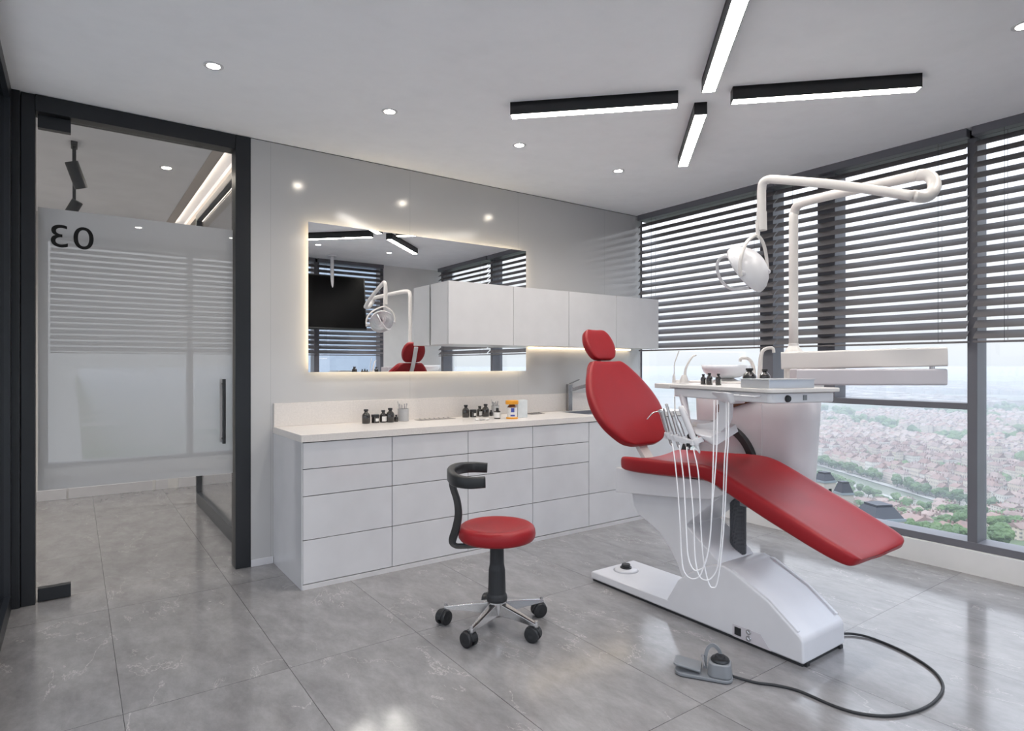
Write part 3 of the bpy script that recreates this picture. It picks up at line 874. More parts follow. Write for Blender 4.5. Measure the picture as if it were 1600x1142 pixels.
# backrest
def bp(z, off=0):  # point on backrest mid-plane at height z
    return Vector((CX, 2.452 + (z - .83) * .667 + off, z))
BS = [(.828, .075, .02), (.833, .11, .045), (.85, .165, .056), (.89, .215, .062), (.95, .262, .064), (1.035, .285, .064), (1.12, .270, .062), (1.20, .228, .060), (1.26, .180, .058), (1.29, .150, .055), (1.307, .125, .045), (1.313, .10, .02)]
nb = Vector((0, -1, .667)).normalized()
b = cushion([(bp(z), hw, nb, th) for z, hw, th in BS], dish=.012, p=.35)
obj('backrest_cushion', b, M_RED, ch, smooth=True, sub=1)
b = cushion([(bp(z, .035), hw * .86, nb, .03) for z, hw, th in BS[1:-1]], dish=0, p=.35)
obj('backrest_shell', b, M_RED, ch, smooth=True)
HS = [(1.325, .045, .015), (1.329, .072, .04), (1.345, .096, .052), (1.385, .116, .058), (1.43, .120, .058), (1.475, .106, .055), (1.50, .086, .048), (1.511, .066, .036), (1.515, .04, .015)]
nh = Vector((0, -1, .5)).normalized()
def hp(z, off=0): return Vector((CX - .004, 2.775 + (z - 1.31) * .5 + off, z))
b = cushion([(hp(z), hw, nh, th) for z, hw, th in HS], dish=.008, p=.42)
obj('headrest_cushion', b, M_RED, ch, smooth=True, sub=1)
b = B(); sweep(b, catmull([hp(1.47, .035), hp(1.40, .045), hp(1.31, .055), bp(1.22, .06), bp(1.12, .058)], 4), [(-.020, -.006), (.020, -.006), (.020, .006), (-.020, .006)])
obj('headrest_bar', b, M_WPL, ch, bevel=.002)
b = B(); sweep(b, [Vector((CX + .01, 2.43, .745)), Vector((CX + .01, 2.475, .80)), Vector((CX, 2.52, .88))], [(-.035, -.014), (.035, -.014), (.035, .014), (-.035, .014)])
obj('backrest_hinge', b, M_WPLW, ch, bevel=.003)
# seat frame
b = B(); prism(b, [(2.490, .712), (2.490, .570), (2.30, .590), (2.05, .615), (1.86, .640), (1.765, .682), (1.85, .733), (2.05, .722), (2.25, .712)], 'x', 2.50, 2.90)
obj('seat_frame', b, M_WPL, ch, bevel=.006)
# lift arm
b = B(); prism(b, [(2.416, .574), (2.402, .503), (2.36, .457), (2.298, .434), (2.217, .393), (2.143, .325), (2.097, .259), (2.068, .196), (2.090, .10), (2.13, .05), (1.72, .05), (1.74, .20), (1.86, .345), (2.04, .47), (2.01, .50), (1.83, .655), (1.98, .63), (2.2, .60)], 'x', 2.555, 2.845)
obj('lift_arm', b, M_WPL, ch, bevel=.006)
# base shell
b = B(); prism(b, [(2.720, .012), (2.720, .052), (2.70, .060), (2.12, .060), (2.145, .060), (2.07, .185), (1.99, .250), (1.87, .318), (1.80, .333), (1.744, .318), (1.564, .236), (1.415, .128), (1.402, .110), (1.400, .014)], 'x', 2.525, 2.880)
base = obj('base', b, M_WPL, ch, bevel=.010, seg=3)
# raised rims along both sides of the hood
for x0, x1 in ((2.530, 2.552), (2.853, 2.875)):
    b = B(); pts = [Vector(((x0 + x1) / 2, y, z)) for y, z in ((1.76, .320), (1.744, .320), (1.564, .238), (1.43, .142))]
    sweep(b, pts, [(-.011, -.006), (.011, -.006), (.009, .005), (-.009, .005)]); obj('hood_rim', b, M_WPL, base, bevel=.002)
obj('base_gap_fill', bx(2.535, 2.87, 1.41, 2.71, .0, .0125), M_BLKR, base)  # dark gap below the raised base, put in as a black slab
for x, y in ((2.56, 1.402), (2.845, 1.402)): obj('levelling_foot', bx(x - .012, x + .012, y - .004, y + .02, 0, .016), M_BLKR, base)
b = B(); prism(b, [(1.745, .012 + .005), (1.745, .075), (1.60, .075), (1.55, .017)], 'x', 2.5235, 2.526)
pn = obj('service_panel', b, M_UNIT, base)
obj('power_switch', bx(2.5195, 2.524, 1.700, 1.732, .030, .066), M_BLK, pn)
for z in (.064, .034):
    b = B(); lathe(b, [(0, .004), (.012, .004), (.013, .002), (.013, 0), (0, 0)], 20, orient((2.5235, 1.660, z), (-1, 0, 0))); cyl(b, (2.519, 1.655, z - .004), (2.519, 1.665, z + .004), .002, 6); obj('pressure_knob', b, M_CHROME, pn)
b = B(); M = Matrix.Translation((2.70, 2.60, .060)); lathe(b, [(0, 0), (.075, 0), (.060, .010), (.040, .014), (.0, .014)], 28, M); obj('button_mound', b, M_WPL, base, smooth=True)
b = B(); M = Matrix.Translation((2.70, 2.60, .0742)); lathe(b, [(0, 0), (.034, 0), (.034, .006), (.026, .008), (.026, .020), (.023, .024), (0, .024)], 28, M); obj('foot_button', b, M_BLK, base)
obj('legrest_bracket', bx(2.60, 2.80, 1.66, 1.76, .615, .675), M_GPL, ch, bevel=.004)

# ================================================================== DELIVERY UNIT
un = thing('dental_unit', 'white dental unit beside the chair, with a spittoon bowl, tall light pole and folding beam', 'dental unit', (3.19, 2.05, .5))
def rrect(x0, x1, y0, y1, r, n=6):
    P = []
    for cx_, cy_, a0 in ((x1 - r, y1 - r, 0), (x0 + r, y1 - r, PI / 2), (x0 + r, y0 + r, PI), (x1 - r, y0 + r, 1.5 * PI)):
        for k in range(n + 1):
            a = a0 + PI / 2 * k / n; P.append((cx_ + r * math.cos(a), cy_ + r * math.sin(a)))
    return P
b = B(); rings = []
for z, g, rr in ((.605, .05, .09), (.62, .035, .10), (.66, .024, .10), (.80, .014, .11), (1.00, .005, .11), (1.150, 0, .11)):
    rings.append([b.verts.new((x, y, z)) for x, y in rrect(3.050 + g * .4, 3.330 - g, 1.700 + g, 2.42 - g, rr)])
m = len(rings[0])
for i in range(len(rings) - 1):
    for j in range(m): b.faces.new((rings[i][j], rings[i][(j + 1) % m], rings[i + 1][(j + 1) % m], rings[i + 1][j]))
b.faces.new(rings[0][::-1]); b.faces.new(rings[-1])
body = obj('cabinet_body', b, M_UNIT, un, smooth=False)
for p_ in body.data.polygons: p_.use_smooth = len(p_.vertices) == 4
obj('body_seam', bx(3.0485, 3.052, 1.925, 1.928, .66, 1.145), M_WPL, body)
b = B(); prism(b, rrect(3.035, 3.345, 1.70, 2.46, .10), 'z', 1.150, 1.198); obj('top_deck', b, M_WPLW, un, bevel=.008)
b = B(); prism(b, rrect(3.09, 3.30, 1.72, 1.92, .05), 'z', 1.198, 1.214); obj('pole_flange', b, M_WPLW, un, bevel=.004)
# red reflection on the slot edge painted as brown inset, and dark arc on the face towards the chair
b = B(); prism(b, [(2.21, 1.015), (2.21, 1.06), (2.09, 1.105), (1.92, 1.118), (1.97, 1.094), (2.10, 1.052)], 'x', 3.040, 3.052); obj('reflection_inset', b, M_BRN, un)
b = B(); pts = [Vector((3.035, 2.20 - .235 * math.cos(a), .715 + .235 * math.sin(a))) for a in [PI * k / 26 for k in range(0, 27)]]
sweep(b, pts, [(-.020, -.018), (.020, -.018), (.020, .018), (-.020, .018)], up=Vector((1, 0, 0))); obj('rotation_ring', b, M_BLK, un, bevel=.004)
# link to the chair and ribbed conduit
obj('support_arm', bx(2.86, 3.12, 1.84, 1.98, .615, .665), M_GPL, un, bevel=.006)
b = B(); rib = []
cpt = Vector((2.772, 1.884, 0))
for k in range(46):
    z = .33 + k * .0068
    rib += [(.0365, z), (.0405, z + .0012), (.0405, z + .0044), (.0365, z + .0056)]
lathe(b, [(0, .328)] + rib + [(0, .645)], 20, Matrix.Translation(cpt)); obj('ribbed_conduit', b, M_RIB, un)
# spittoon
bc = Vector((3.165, 2.235, 0))
b = B(); M = Matrix.Translation(bc)
lathe(b, [(0, 1.214), (.04, 1.2145), (.075, 1.219), (.105, 1.231), (.126, 1.250), (.137, 1.272), (.141, 1.293), (.136, 1.293), (.130, 1.274), (.115, 1.253), (.09, 1.238), (.05, 1.230), (0, 1.228)], 48, M); obj('spittoon_bowl', b, M_CERAM, un, smooth=True)
b = B(); lathe(b, [(0, 1.198), (.075, 1.198), (.06, 1.207), (.045, 1.2145), (0, 1.2145)], 32, M); obj('bowl_pedestal', b, M_WPLW, un)
def spout(pts, r, name, lb):
    b = B(); tube(b, pts, r, 12, 6, scale=[1.35, 1.3, 1.1, 1, .95, .9, .9][:len(pts)] if len(pts) <= 7 else None); o = obj(name, b, M_WPLW, un, smooth=True); o['label'] = lb
D = 3.52
spout([at(1178, 597, D), at(1178, 583, D), at(1176, 570, D), at(1170, 561, D), at(1161, 559.5, D), at(1157, 561, D), at(1156.5, 565, D)], .0095, 'rinse_spout', 'curved white spout over the bowl')
D = 3.42
spout([at(1186, 596, D), at(1187.5, 575, D), at(1189, 557, D), at(1193, 547, D), at(1203, 543.5, D), at(1208, 545, D), at(1209, 551, D)], .0095, 'cup_spout', 'tall curved white cup filling spout')
# light pole and folding arms
P0 = Vector((3.162, 1.809, 0))
b = B(); lathe(b, [(0, 1.215), (.048, 1.215), (.048, 1.36), (.040, 1.375), (.0255, 1.395), (.0255, 1.41), (0, 1.41)], 28, Matrix.Translation(P0)); obj('pole_socket', b, M_WPLW, un, smooth=False)
b = B()
tube(b, [P0 + Vector((0, 0, 1.40)), P0 + Vector((0, 0, 2.04)), at(1241, 334, 3.31), at(1244, 324, 3.29), at(1253, 317, 3.24), at(1290, 307, 3.12), at(1350, 293, 2.92), at(1410, 279.5, 2.75), at(1436, 273.5, 2.68)], .0235, 20, 5)
obj('light_pole', b, M_WPLW, un, smooth=True)
b = B()
tube(b, [at(1434, 274, 2.685), at(1448, 273.5, 2.66), at(1457, 280, 2.64), at(1460, 291, 2.62), at(1455, 302, 2.60), at(1444, 307.5, 2.60), at(1426, 306, 2.60)], .0255, 20, 5); obj('arm_elbow', b, M_WPLW, un, smooth=True)
b = B()
tube(b, [at(1428, 306.3, 2.60), at(1380, 299, 2.68), at(1300, 288, 2.85), at(1215, 280.5, 3.06), at(1200, 281, 3.10), at(1192, 286, 3.12), at(1190, 298, 3.13), at(1190, 320, 3.13), at(1190, 336, 3.13)], .0215, 20, 5); obj('light_arm', b, M_WPLW, un, smooth=True)
b = B(); cyl(b, at(1190, 331, 3.13), at(1190.5, 360, 3.13), .0245, 20); obj('arm_sleeve', b, M_WPLW, un)

# folding beam that carries the instrument table
def beam(a, c_, h, wd, name, m):
    b = B(); a = Vector(a); c_ = Vector(c_); d = (c_ - a).normalized(); s = Vector((-d.y, d.x, 0)).normalized()
    prof = rrect(-wd / 2, wd / 2, -h / 2, h / 2, .010, 3)
    sweep(b, [a, c_], prof, up=Vector((0, 0, 1))); return obj(name, b, m, un, bevel=.004)
be = Vector((3.44, 1.25, 0))
beam((3.12, 1.855, 1.315), (3.475, 1.205, 1.333), .094, .085, 'upper_beam', M_WPLW)
beam((2.905, 1.665, 1.2325), (3.485, 1.226, 1.2335), .080, .085, 'lower_beam', M_UNIT)
b = B(); cyl(b, (3.445, 1.255, 1.265), (3.445, 1.255, 1.295), .012, 14); obj('beam_pivot', b, M_CHROME, un)

# ================================================================== INSTRUMENT TABLE
TA = Vector((.2644, .9639, 0)); TR = Vector((.9639, -.2644, 0))
T0 = Vector((2.314, 1.420, 0))
def tp(r, a, z): return T0 + TR * r + TA * a + Vector((0, 0, z))
tb = thing('instrument_table', 'white instrument table hovering over the chair, with handpieces and hanging hoses', 'instrument table', tp(.18, .35, 1.13))
def tprism(b, poly, z0, z1):
    A = [b.verts.new(tp(r, a, z0)) for r, a in poly]; C_ = [b.verts.new(tp(r, a, z1)) for r, a in poly]
    b.faces.new(A[::-1]); b.faces.new(C_); n = len(poly)
    for i in range(n): b.faces.new((A[i], A[(i + 1) % n], C_[(i + 1) % n], C_[i]))
def trr(r0, r1, a0, a1, rad): return rrect(r0, r1, a0, a1, rad, 4)
b = B(); tprism(b, trr(.010, .365, .010, .70, .03), 1.132, 1.176); bodyt = obj('table_body', b, M_WPL, tb, bevel=.008)
b = B(); tprism(b, trr(-.004, .385, -.004, .715, .03), 1.177, 1.194); obj('table_top', b, M_WPLW, tb, bevel=.003)
b = B(); tprism(b, trr(.0, .30, .69, .865, .03), 1.170, 1.1945); obj('side_shelf', b, M_WPLW, tb, bevel=.003)
# cable chute below the left face
b = B(); hull(b, [tp(-.018, .25, 1.170), tp(-.018, .36, 1.170), tp(.05, .20, 1.170), tp(.05, .42, 1.170), tp(.0, .24, 1.118), tp(.03, .33, 1.118), tp(.08, .24, 1.12), tp(.05, .42, 1.14)]); obj('cable_chute', b, M_WPL, tb, bevel=.006)
# handle on the left face
b = B(); tube(b, [tp(.008, .070, 1.163), tp(-.022, .070, 1.160), tp(-.022, .195, 1.160), tp(.008, .195, 1.163)], .004, 8); obj('grab_handle', b, M_WPL, tb)
# controls on the front face
b = B(); lathe(b, [(0, .010), (.013, .009), (.015, .003), (.015, 0), (0, 0)], 20, orient(tp(.095, .0105, 1.152), -TA)); obj('control_knob', b, M_BLK, tb)
b = B(); hull(b, [tp(r, a, z) for r in (.178, .197) for a in (.006, .012) for z in (1.144, 1.166)]); obj('display_window', b, M_GPL, tb)
# curved post down to the handpiece tray
D = 2.80
b = B(); sweep(b, catmull([at(1134, 622, 2.86), at(1134.5, 640, 2.86), at(1132, 655, 2.87), at(1123, 666, 2.90), at(1108, 671, 2.95), at(1092, 672, 3.0)], 5), [(-.030, -.014), (.030, -.014), (.033, 0), (.030, .014), (-.030, .014), (-.033, 0)]); obj('tray_post', b, M_WPL, tb, bevel=.003)
# lower tray
b = B()
top = [at(1077, 654.5, 3.25), at(1112, 658, 3.17), at(1150.5, 663, 2.98), at(1111.5, 682.5, 2.80), at(1086, 677, 2.88)]
bot = [at(1082, 668, 3.22), at(1112, 670, 3.15), at(1154.5, 674, 2.96), at(1118.5, 697, 2.78), at(1098, 690, 2.88)]
hull(b, top + bot); obj('handpiece_tray', b, M_WPL, tb, bevel=.006)
b = B(); hull(b, [p_ + Vector((0, 0, q)) for p_ in (at(1080, 663.5, 3.05), at(1113, 669.5, 2.93), at(1118, 665.8, 3.02), at(1084, 660, 3.15)) for q in (-.006, .006)]); obj('tray_mat', b, M_WPLW, tb, bevel=.002)
# holder bar with four cups
hp_ = [at(1044, 678, 2.96), at(1056, 682, 2.93), at(1069, 685.5, 2.90), at(1086, 690, 2.86)]
b = B(); sweep(b, [at(1040, 680, 2.98), at(1060, 685.5, 2.92), at(1083, 692, 2.86), at(1098, 686, 2.86)], [(-.013, -.013), (.013, -.013), (.013, .013), (-.013, .013)]); obj('holder_bar', b, M_WPL, tb, bevel=.003)
tips = [at(1034, 643, 2.96), at(1042, 634, 2.95), at(1054, 645, 2.93), at(1066, 641, 2.90)]
M_HOSE = mat('white_silicone_hose', (.88, .88, .9), .35)
HOSE = [
 [(1051.4, 698, 2.90), (1057, 743, 2.86), (1062, 808, 2.83), (1065, 868, 2.81), (1069, 893, 2.79), (1080, 904, 2.77), (1092, 901, 2.75), (1099, 886, 2.74), (1108, 853, 2.73), (1114, 779, 2.72), (1120, 698, 2.74), (1121, 625, 2.80)],
 [(1062, 700, 2.88), (1068, 749, 2.84), (1072, 823, 2.80), (1075, 868, 2.78), (1083, 889, 2.76), (1093, 890, 2.75), (1102, 880, 2.74), (1110, 838, 2.73), (1113.5, 749, 2.72), (1115, 698, 2.76), (1116, 625, 2.82)],
 [(1073, 702, 2.86), (1078, 743, 2.83), (1083.6, 808, 2.79), (1086, 868, 2.77), (1091.6, 897.6, 2.75), (1102, 906.5, 2.73), (1114, 900.6, 2.72), (1123, 877, 2.71), (1129, 808, 2.70), (1132, 719, 2.69), (1134.5, 689, 2.70), (1135, 628, 2.76)],
 [(1084, 702, 2.84), (1091.6, 743, 2.80), (1096, 838, 2.77), (1100.5, 883, 2.75), (1108, 912.5, 2.73), (1114, 918, 2.72), (1120, 912.5, 2.71), (1126, 877, 2.70), (1132, 808, 2.69), (1136, 719, 2.68), (1138, 689, 2.69), (1138.5, 628, 2.74)]]
for k in range(4):
    a = hp_[k]; c_ = tips[k]; d = (c_ - a).normalized()
    b = B(); lathe(b, [(.010, -.022), (.013, -.018), (.017, .006), (.016, .010), (.012, .008), (.010, -.022)], 18, orient(a, d)); obj('holder_cup', b, M_WPL, tb, smooth=True)
    L = (c_ - a).length
    b = B()
    if k == 0:
        lathe(b, [(0, -.06), (.006, -.05), (.008, -.01), (.012, .03), (.014, L - .01), (.017, L), (.016, L + .012), (0, L + .014)], 16, orient(a, d))
    elif k < 3:
        lathe(b, [(0, -.06), (.006, -.05), (.008, -.01), (.0115, .04), (.0115, L * .6), (.0075, L * .75), (.006, L), (.008, L + .008), (0, L + .012)], 16, orient(a, d))
    else:
        lathe(b, [(0, -.06), (.006, -.05), (.010, -.01), (.0145, .04), (.0145, L), (.012, L + .02), (0, L + .022)], 16, orient(a, d))
    hpz = obj('handpiece', b, M_ALU if k < 3 else M_WPL, tb, smooth=True)
    if k == 0:
        b = B(); tube(b, [at(1035, 642, 2.96), at(1027, 643, 2.95), at(1019, 646, 2.94), at(1011, 655, 2.93)], .0028, 8, 4); obj('syringe_tip', b, M_ALU, hpz, smooth=True)
    if k == 2:
        b = B(); cyl(b, c_, c_ + Vector((0, 0, .075)), .0016, 8); obj('scaler_tip', b, M_ALU, hpz)
    pts = [at(*q) for q in HOSE[k]]
    pts = [a - d * .05] + pts[1:] if False else [a - d * .05] + pts
    b = B(); tube(b, pts, .0029, 8, 5); obj('hose', b, M_HOSE, tb, smooth=True)
obj('holder_switch', bx(*[q for pr_ in zip(at(1077, 695, 2.87) - Vector((.010, .010, .008)), at(1077, 695, 2.87) + Vector((.010, .010, .008))) for q in pr_]), M_BLK, tb, bevel=.002)
# whip arms on the side shelf
D = 3.20
b = B(); tube(b, [at(1053, 597, D), at(1053.5, 585, D), at(1053.5, 572, D), at(1054.5, 566, D), at(1058, 556, D), at(1061, 548, D)], .0028, 8, 0); lathe(b, [(.010, 0), (.008, .02), (.0075, .035), (.004, .045)], 12, Matrix.Translation(at(1053, 598, D))); obj('rigid_whip', b, M_WPLW, tb)
b = B(); tube(b, [at(1070, 590, D), at(1071, 578, D), at(1076, 566, D), at(1083, 556.5, D), at(1088, 555, D)], .0060, 10, 5, scale=[1.4, 1.1, .9, .8, .7]); obj('curved_whip', b, M_WPLW, tb, smooth=True)
b = B(); lathe(b, [(0, 0), (.024, 0), (.021, .02), (.013, .042), (0, .044)], 20, Matrix.Translation(at(1069, 598.5, D))); lathe(b, [(0, 0), (.030, 0), (.024, .014), (0, .016)], 20, Matrix.Translation(at(1060, 598, D + .03))); obj('whip_base', b, M_WPLW, tb, smooth=False)
b = B(); cyl(b, at(1054, 618, 3.12), at(1055, 645, 3.0), .0030, 8); obj('whip_rod', b, M_WPLW, tb)
b = B(); cyl(b, at(1067, 618, 3.1), at(1075, 655, 2.98), .019, 16, .012); cyl(b, at(1075, 655, 2.98), at(1080, 682, 2.90), .010, 14, .009); obj('whip_stem', b, M_UNIT, tb)

# things on the table
TZ = 1.1945
def onT(px, py): return fl(px, py, TZ)
GT = 'bottles on the instrument table'
put('labelled', onT(1099, 600.6), .052, 'small dropper bottle, leftmost of three on the instrument table', GT, rz=.5, wide=.9)
put('labelled', onT(1108.5, 601), .058, 'small dropper bottle in the middle of three on the instrument table', GT, rz=.5, wide=.9)
put('labelled', onT(1122.5, 601.5), .056, 'small dropper bottle standing apart, right of two others on the instrument table', GT, rz=.5, wide=.85)
put('plain', onT(1171, 603.2), .083, 'dark brown bottle standing behind a pale carton on the instrument table', GT, wide=1.25)
put('plain', onT(1195, 601.2), .078, 'dark brown bottle half hidden behind the steel box', GT, wide=1.1)
p = onT(1174, 605)
b = B(); ps = [p + TR * r + TA * a + Vector((0, 0, z)) for r in (-.012, .030) for a in (-.004, .03) for z in (0, .026)]; hull(b, ps)
tag(obj('carton', b, M_LABEL, bevel=.001), 'small pale speckled carton in front of the brown bottle on the instrument table', 'box')
t = thing('instrument_box', 'low steel box with a bright front on the right of the instrument table', 'box', tp(.15, .12, TZ))
b = B(); hull(b, [tp(r, a, z) for r in (.018, .262) for a in (.03, .20) for z in (TZ, TZ + .034)]); obj('box_body', b, mat('satin_steel', (.62, .63, .66), .28, metal=.6), t, bevel=.002)
b = B(); hull(b, [tp(r, a, z) for r in (.014, .266) for a in (.026, .204) for z in (TZ + .0345, TZ + .038)]); obj('box_lid', b, mat('satin_steel', (.6, .6, .6), .28), t, bevel=.001)

# ================================================================== OPERATING LIGHT
LC = at(1169, 419, 3.12)
tgt = Vector((2.66, 2.72, 1.25))
ln = (tgt - LC).normalized()
lt = thing('operating_light', 'white round operating light hanging from the folded arm, turned to the headrest', 'lamp', LC)
ML = orient(LC, ln, Vector((0, 0, 1)))
b = B()
prof = [(0, -.080), (.035, -.078), (.070, -.066), (.105, -.042), (.128, -.012), (.135, .012), (.135, .020), (.131, .020), (.126, .0), (.100, -.034), (.06, -.056), (0, -.066)]
lathe(b, prof, 48, ML)
obj('lamp_shell', b, M_WPL, lt, smooth=True)
b = B(); lathe(b, [(0, -.058)] + [q for k in range(9) for q in ((.018 + k * .0118, -.052 + .0006 * k * k + .002 * (k % 2)), (.024 + k * .0118, -.052 + .0006 * k * k + .004))] + [(.129, .012)], 40, ML); obj('reflector', b, M_REFL, lt)
b = B(); lathe(b, [(0, .004), (.016, .004), (.018, 0), (.018, -.03), (.010, -.045)], 20, ML); obj('bulb_shield', b, M_CHROME, lt)
b = B(); lathe(b, [(0, .0165), (.130, .0165), (.130, .018), (0, .018)], 40, ML); obj('front_glass', b, M_DGLASS, lt)
# yoke: arch from the two side pivots over the top to the arm
side = ML.to_3x3() @ Vector((0, 1, 0)); upv = ML.to_3x3() @ Vector((1, 0, 0))
apex = at(1184.5, 369, 3.12)
pl = LC + side * .148; pr2 = LC - side * .148
b = B()
tube(b, [at(1157, 432, 2.985), at(1156.5, 412, 2.985), at(1160, 394, 3.00), at(1168, 377, 3.05), at(1181, 368, 3.12), at(1190, 375, 3.16), at(1196, 392, 3.20), at(1198.5, 412, 3.215), at(1199, 428, 3.215)], .0085, 12, 6); obj('yoke', b, M_WPLW, lt, smooth=True)
pl = at(1157, 426, 3.0); pr2 = at(1199, 424, 3.205)
b = B(); cyl(b, pl - side * .014, pl + side * .03, .013, 16); cyl(b, pr2 - side * .03, pr2 + side * .012, .013, 16); obj('yoke_pivot', b, M_WPL, lt)
b = B(); cyl(b, apex - Vector((0, 0, .004)), at(1183, 345, 3.13), .0095, 14); obj('yoke_stem', b, M_WPLW, lt)
# front handle ring
hb = LC + ln * .03
b = B()
pts = [at(1147, 404, 3.10), at(1137, 400.5, 3.13), at(1127, 402.5, 3.15), at(1121, 411, 3.17), at(1121.5, 425, 3.19), at(1129, 441, 3.21), at(1142, 451, 3.22), at(1156, 451, 3.22), at(1170, 449, 3.21)]
tube(b, pts, .0078, 12, 4); obj('light_handle', b, M_WPL, lt, smooth=True)

# ================================================================== TV
t = thing('television', 'black flat screen on a white ceiling pole, seen only in the mirror', 'television', (2.55, .34, ZC))
TVM = Matrix.Translation((2.60, .285, 2.125)) @ Matrix.Rotation(math.radians(4), 4, 'Z') @ Matrix.Rotation(math.radians(8), 4, 'X')
b = B(); box(b, -.62, .62, -.02, .02, -.36, .36); bmesh.ops.transform(b, matrix=TVM, verts=b.verts); obj('casing', b, M_BLK, t, bevel=.004)
b = B(); box(b, -.605, .605, .0201, .0215, -.345, .345); bmesh.ops.transform(b, matrix=TVM, verts=b.verts); obj('screen', b, M_TV, t)
b = B(); cyl(b, (2.78, .27, 2.3), (2.78, .27, ZC - .001), .022, 20); lathe(b, [(0, 0), (.06, 0), (.06, .02), (0, .02)], 24, Matrix.Translation((2.78, .27, ZC - .0205))); obj('ceiling_pole', b, M_WPL, t)

# ================================================================== FOOT PEDAL AND CABLE
pd_o = Vector((2.140, 1.605, 0))
ax = Vector((.54, -.84, 0)).normalized(); sd = Vector((-ax.y, ax.x, 0))
fp = thing('foot_pedal', 'grey foot pedal with a hoop handle on the floor in front of the chair base', 'foot pedal', pd_o)
def fpp(a, s, z): return pd_o + ax * a + sd * s + Vector((0, 0, z))
def fprism(b, poly, z0, z1, k=1.0):
    cx_ = sum(p[0] for p in poly) / len(poly); cy_ = sum(p[1] for p in poly) / len(poly)
    A = [b.verts.new(fpp(a, s, z0)) for a, s in poly]; C_ = [b.verts.new(fpp(cx_ + (a - cx_) * k, cy_ + (s - cy_) * k, z1)) for a, s in poly]
    b.faces.new(A[::-1]); b.faces.new(C_); n = len(poly)
    for i in range(n): b.faces.new((A[i], A[(i + 1) % n], C_[(i + 1) % n], C_[i]))
b = B(); fprism(b, rrect(-.125, .105, -.052, .052, .035, 5), .003, .016); obj('base_plate', b, M_GPL, fp, bevel=.003)
b = B(); fprism(b, rrect(-.122, .102, -.049, .049, .033, 5), .0, .003); obj('rubber_sole', b, M_BLKR, fp)
b = B(); fprism(b, rrect(.005, .102, -.048, .048, .030, 6), .016, .072, .90); obj('housing', b, M_GPL, fp, bevel=.006)
b = B(); hull(b, [fpp(a, s, z) for a, s, z in ((-.128, -.036, .040), (-.128, .036, .040), (-.118, -.043, .040), (-.118, .043, .040), (-.02, -.043, .026), (-.02, .043, .026), (-.128, -.036, .048), (-.128, .036, .048), (-.118, -.043, .048), (-.118, .043, .048), (-.02, -.043, .036), (-.02, .043, .036))]); obj('pedal_plate', b, M_GPL, fp, bevel=.003)
b = B(); lathe(b, [(0, 0), (.036, 0), (.038, .004), (.034, .012), (.022, .014), (.020, .022), (0, .023)], 28, Matrix.Translation(fpp(.055, .0, .0722))); obj('dial', b, M_BLK, fp)
b = B(); sweep(b, catmull([fpp(-.004, .0, .03), fpp(-.003, .0, .075), fpp(.006, .004, .112), fpp(.026, .008, .128), fpp(.048, .012, .112), fpp(.058, .014, .085), fpp(.060, .014, .06)], 5), [(-.007, -.003), (.007, -.003), (.007, .003), (-.007, .003)], up=sd.cross(Vector((0, 0, 1))).cross(Vector((0, 0, 1))) * -1); obj('carry_hoop', b, M_GPL, fp)
b = B(); cyl(b, fpp(-.004, -.02, .05), fpp(-.012, -.02, .085), .004, 10); cyl(b, fpp(-.012, -.02, .085), fpp(-.013, -.02, .092), .008, 12); obj('adjusting_screw', b, M_CHROME, fp)
b = B()
cb = [fpp(.103, .005, .014), fl(1166, 1062.5, .006), fl(1185, 1067, .006), fl(1215, 1071, .006), fl(1250, 1080, .006), fl(1300, 1101.5, .006), fl(1340, 1114, .006), fl(1385, 1118.5, .006), fl(1425, 1113, .006), fl(1455, 1100, .006), fl(1472, 1080, .006), fl(1470, 1062, .006), fl(1450, 1041, .006), fl(1410, 1017, .006), fl(1365, 998, .006), fl(1335, 990.5, .008), Vector((2.960, 1.480, .010)), Vector((2.878, 1.520, .018))]
tube(b, cb, .0055, 10, 6)
tag(obj('pedal_cable', b, M_BLKR, smooth=True), 'black cable looping over the tiles from the foot pedal to the chair base', 'cable')

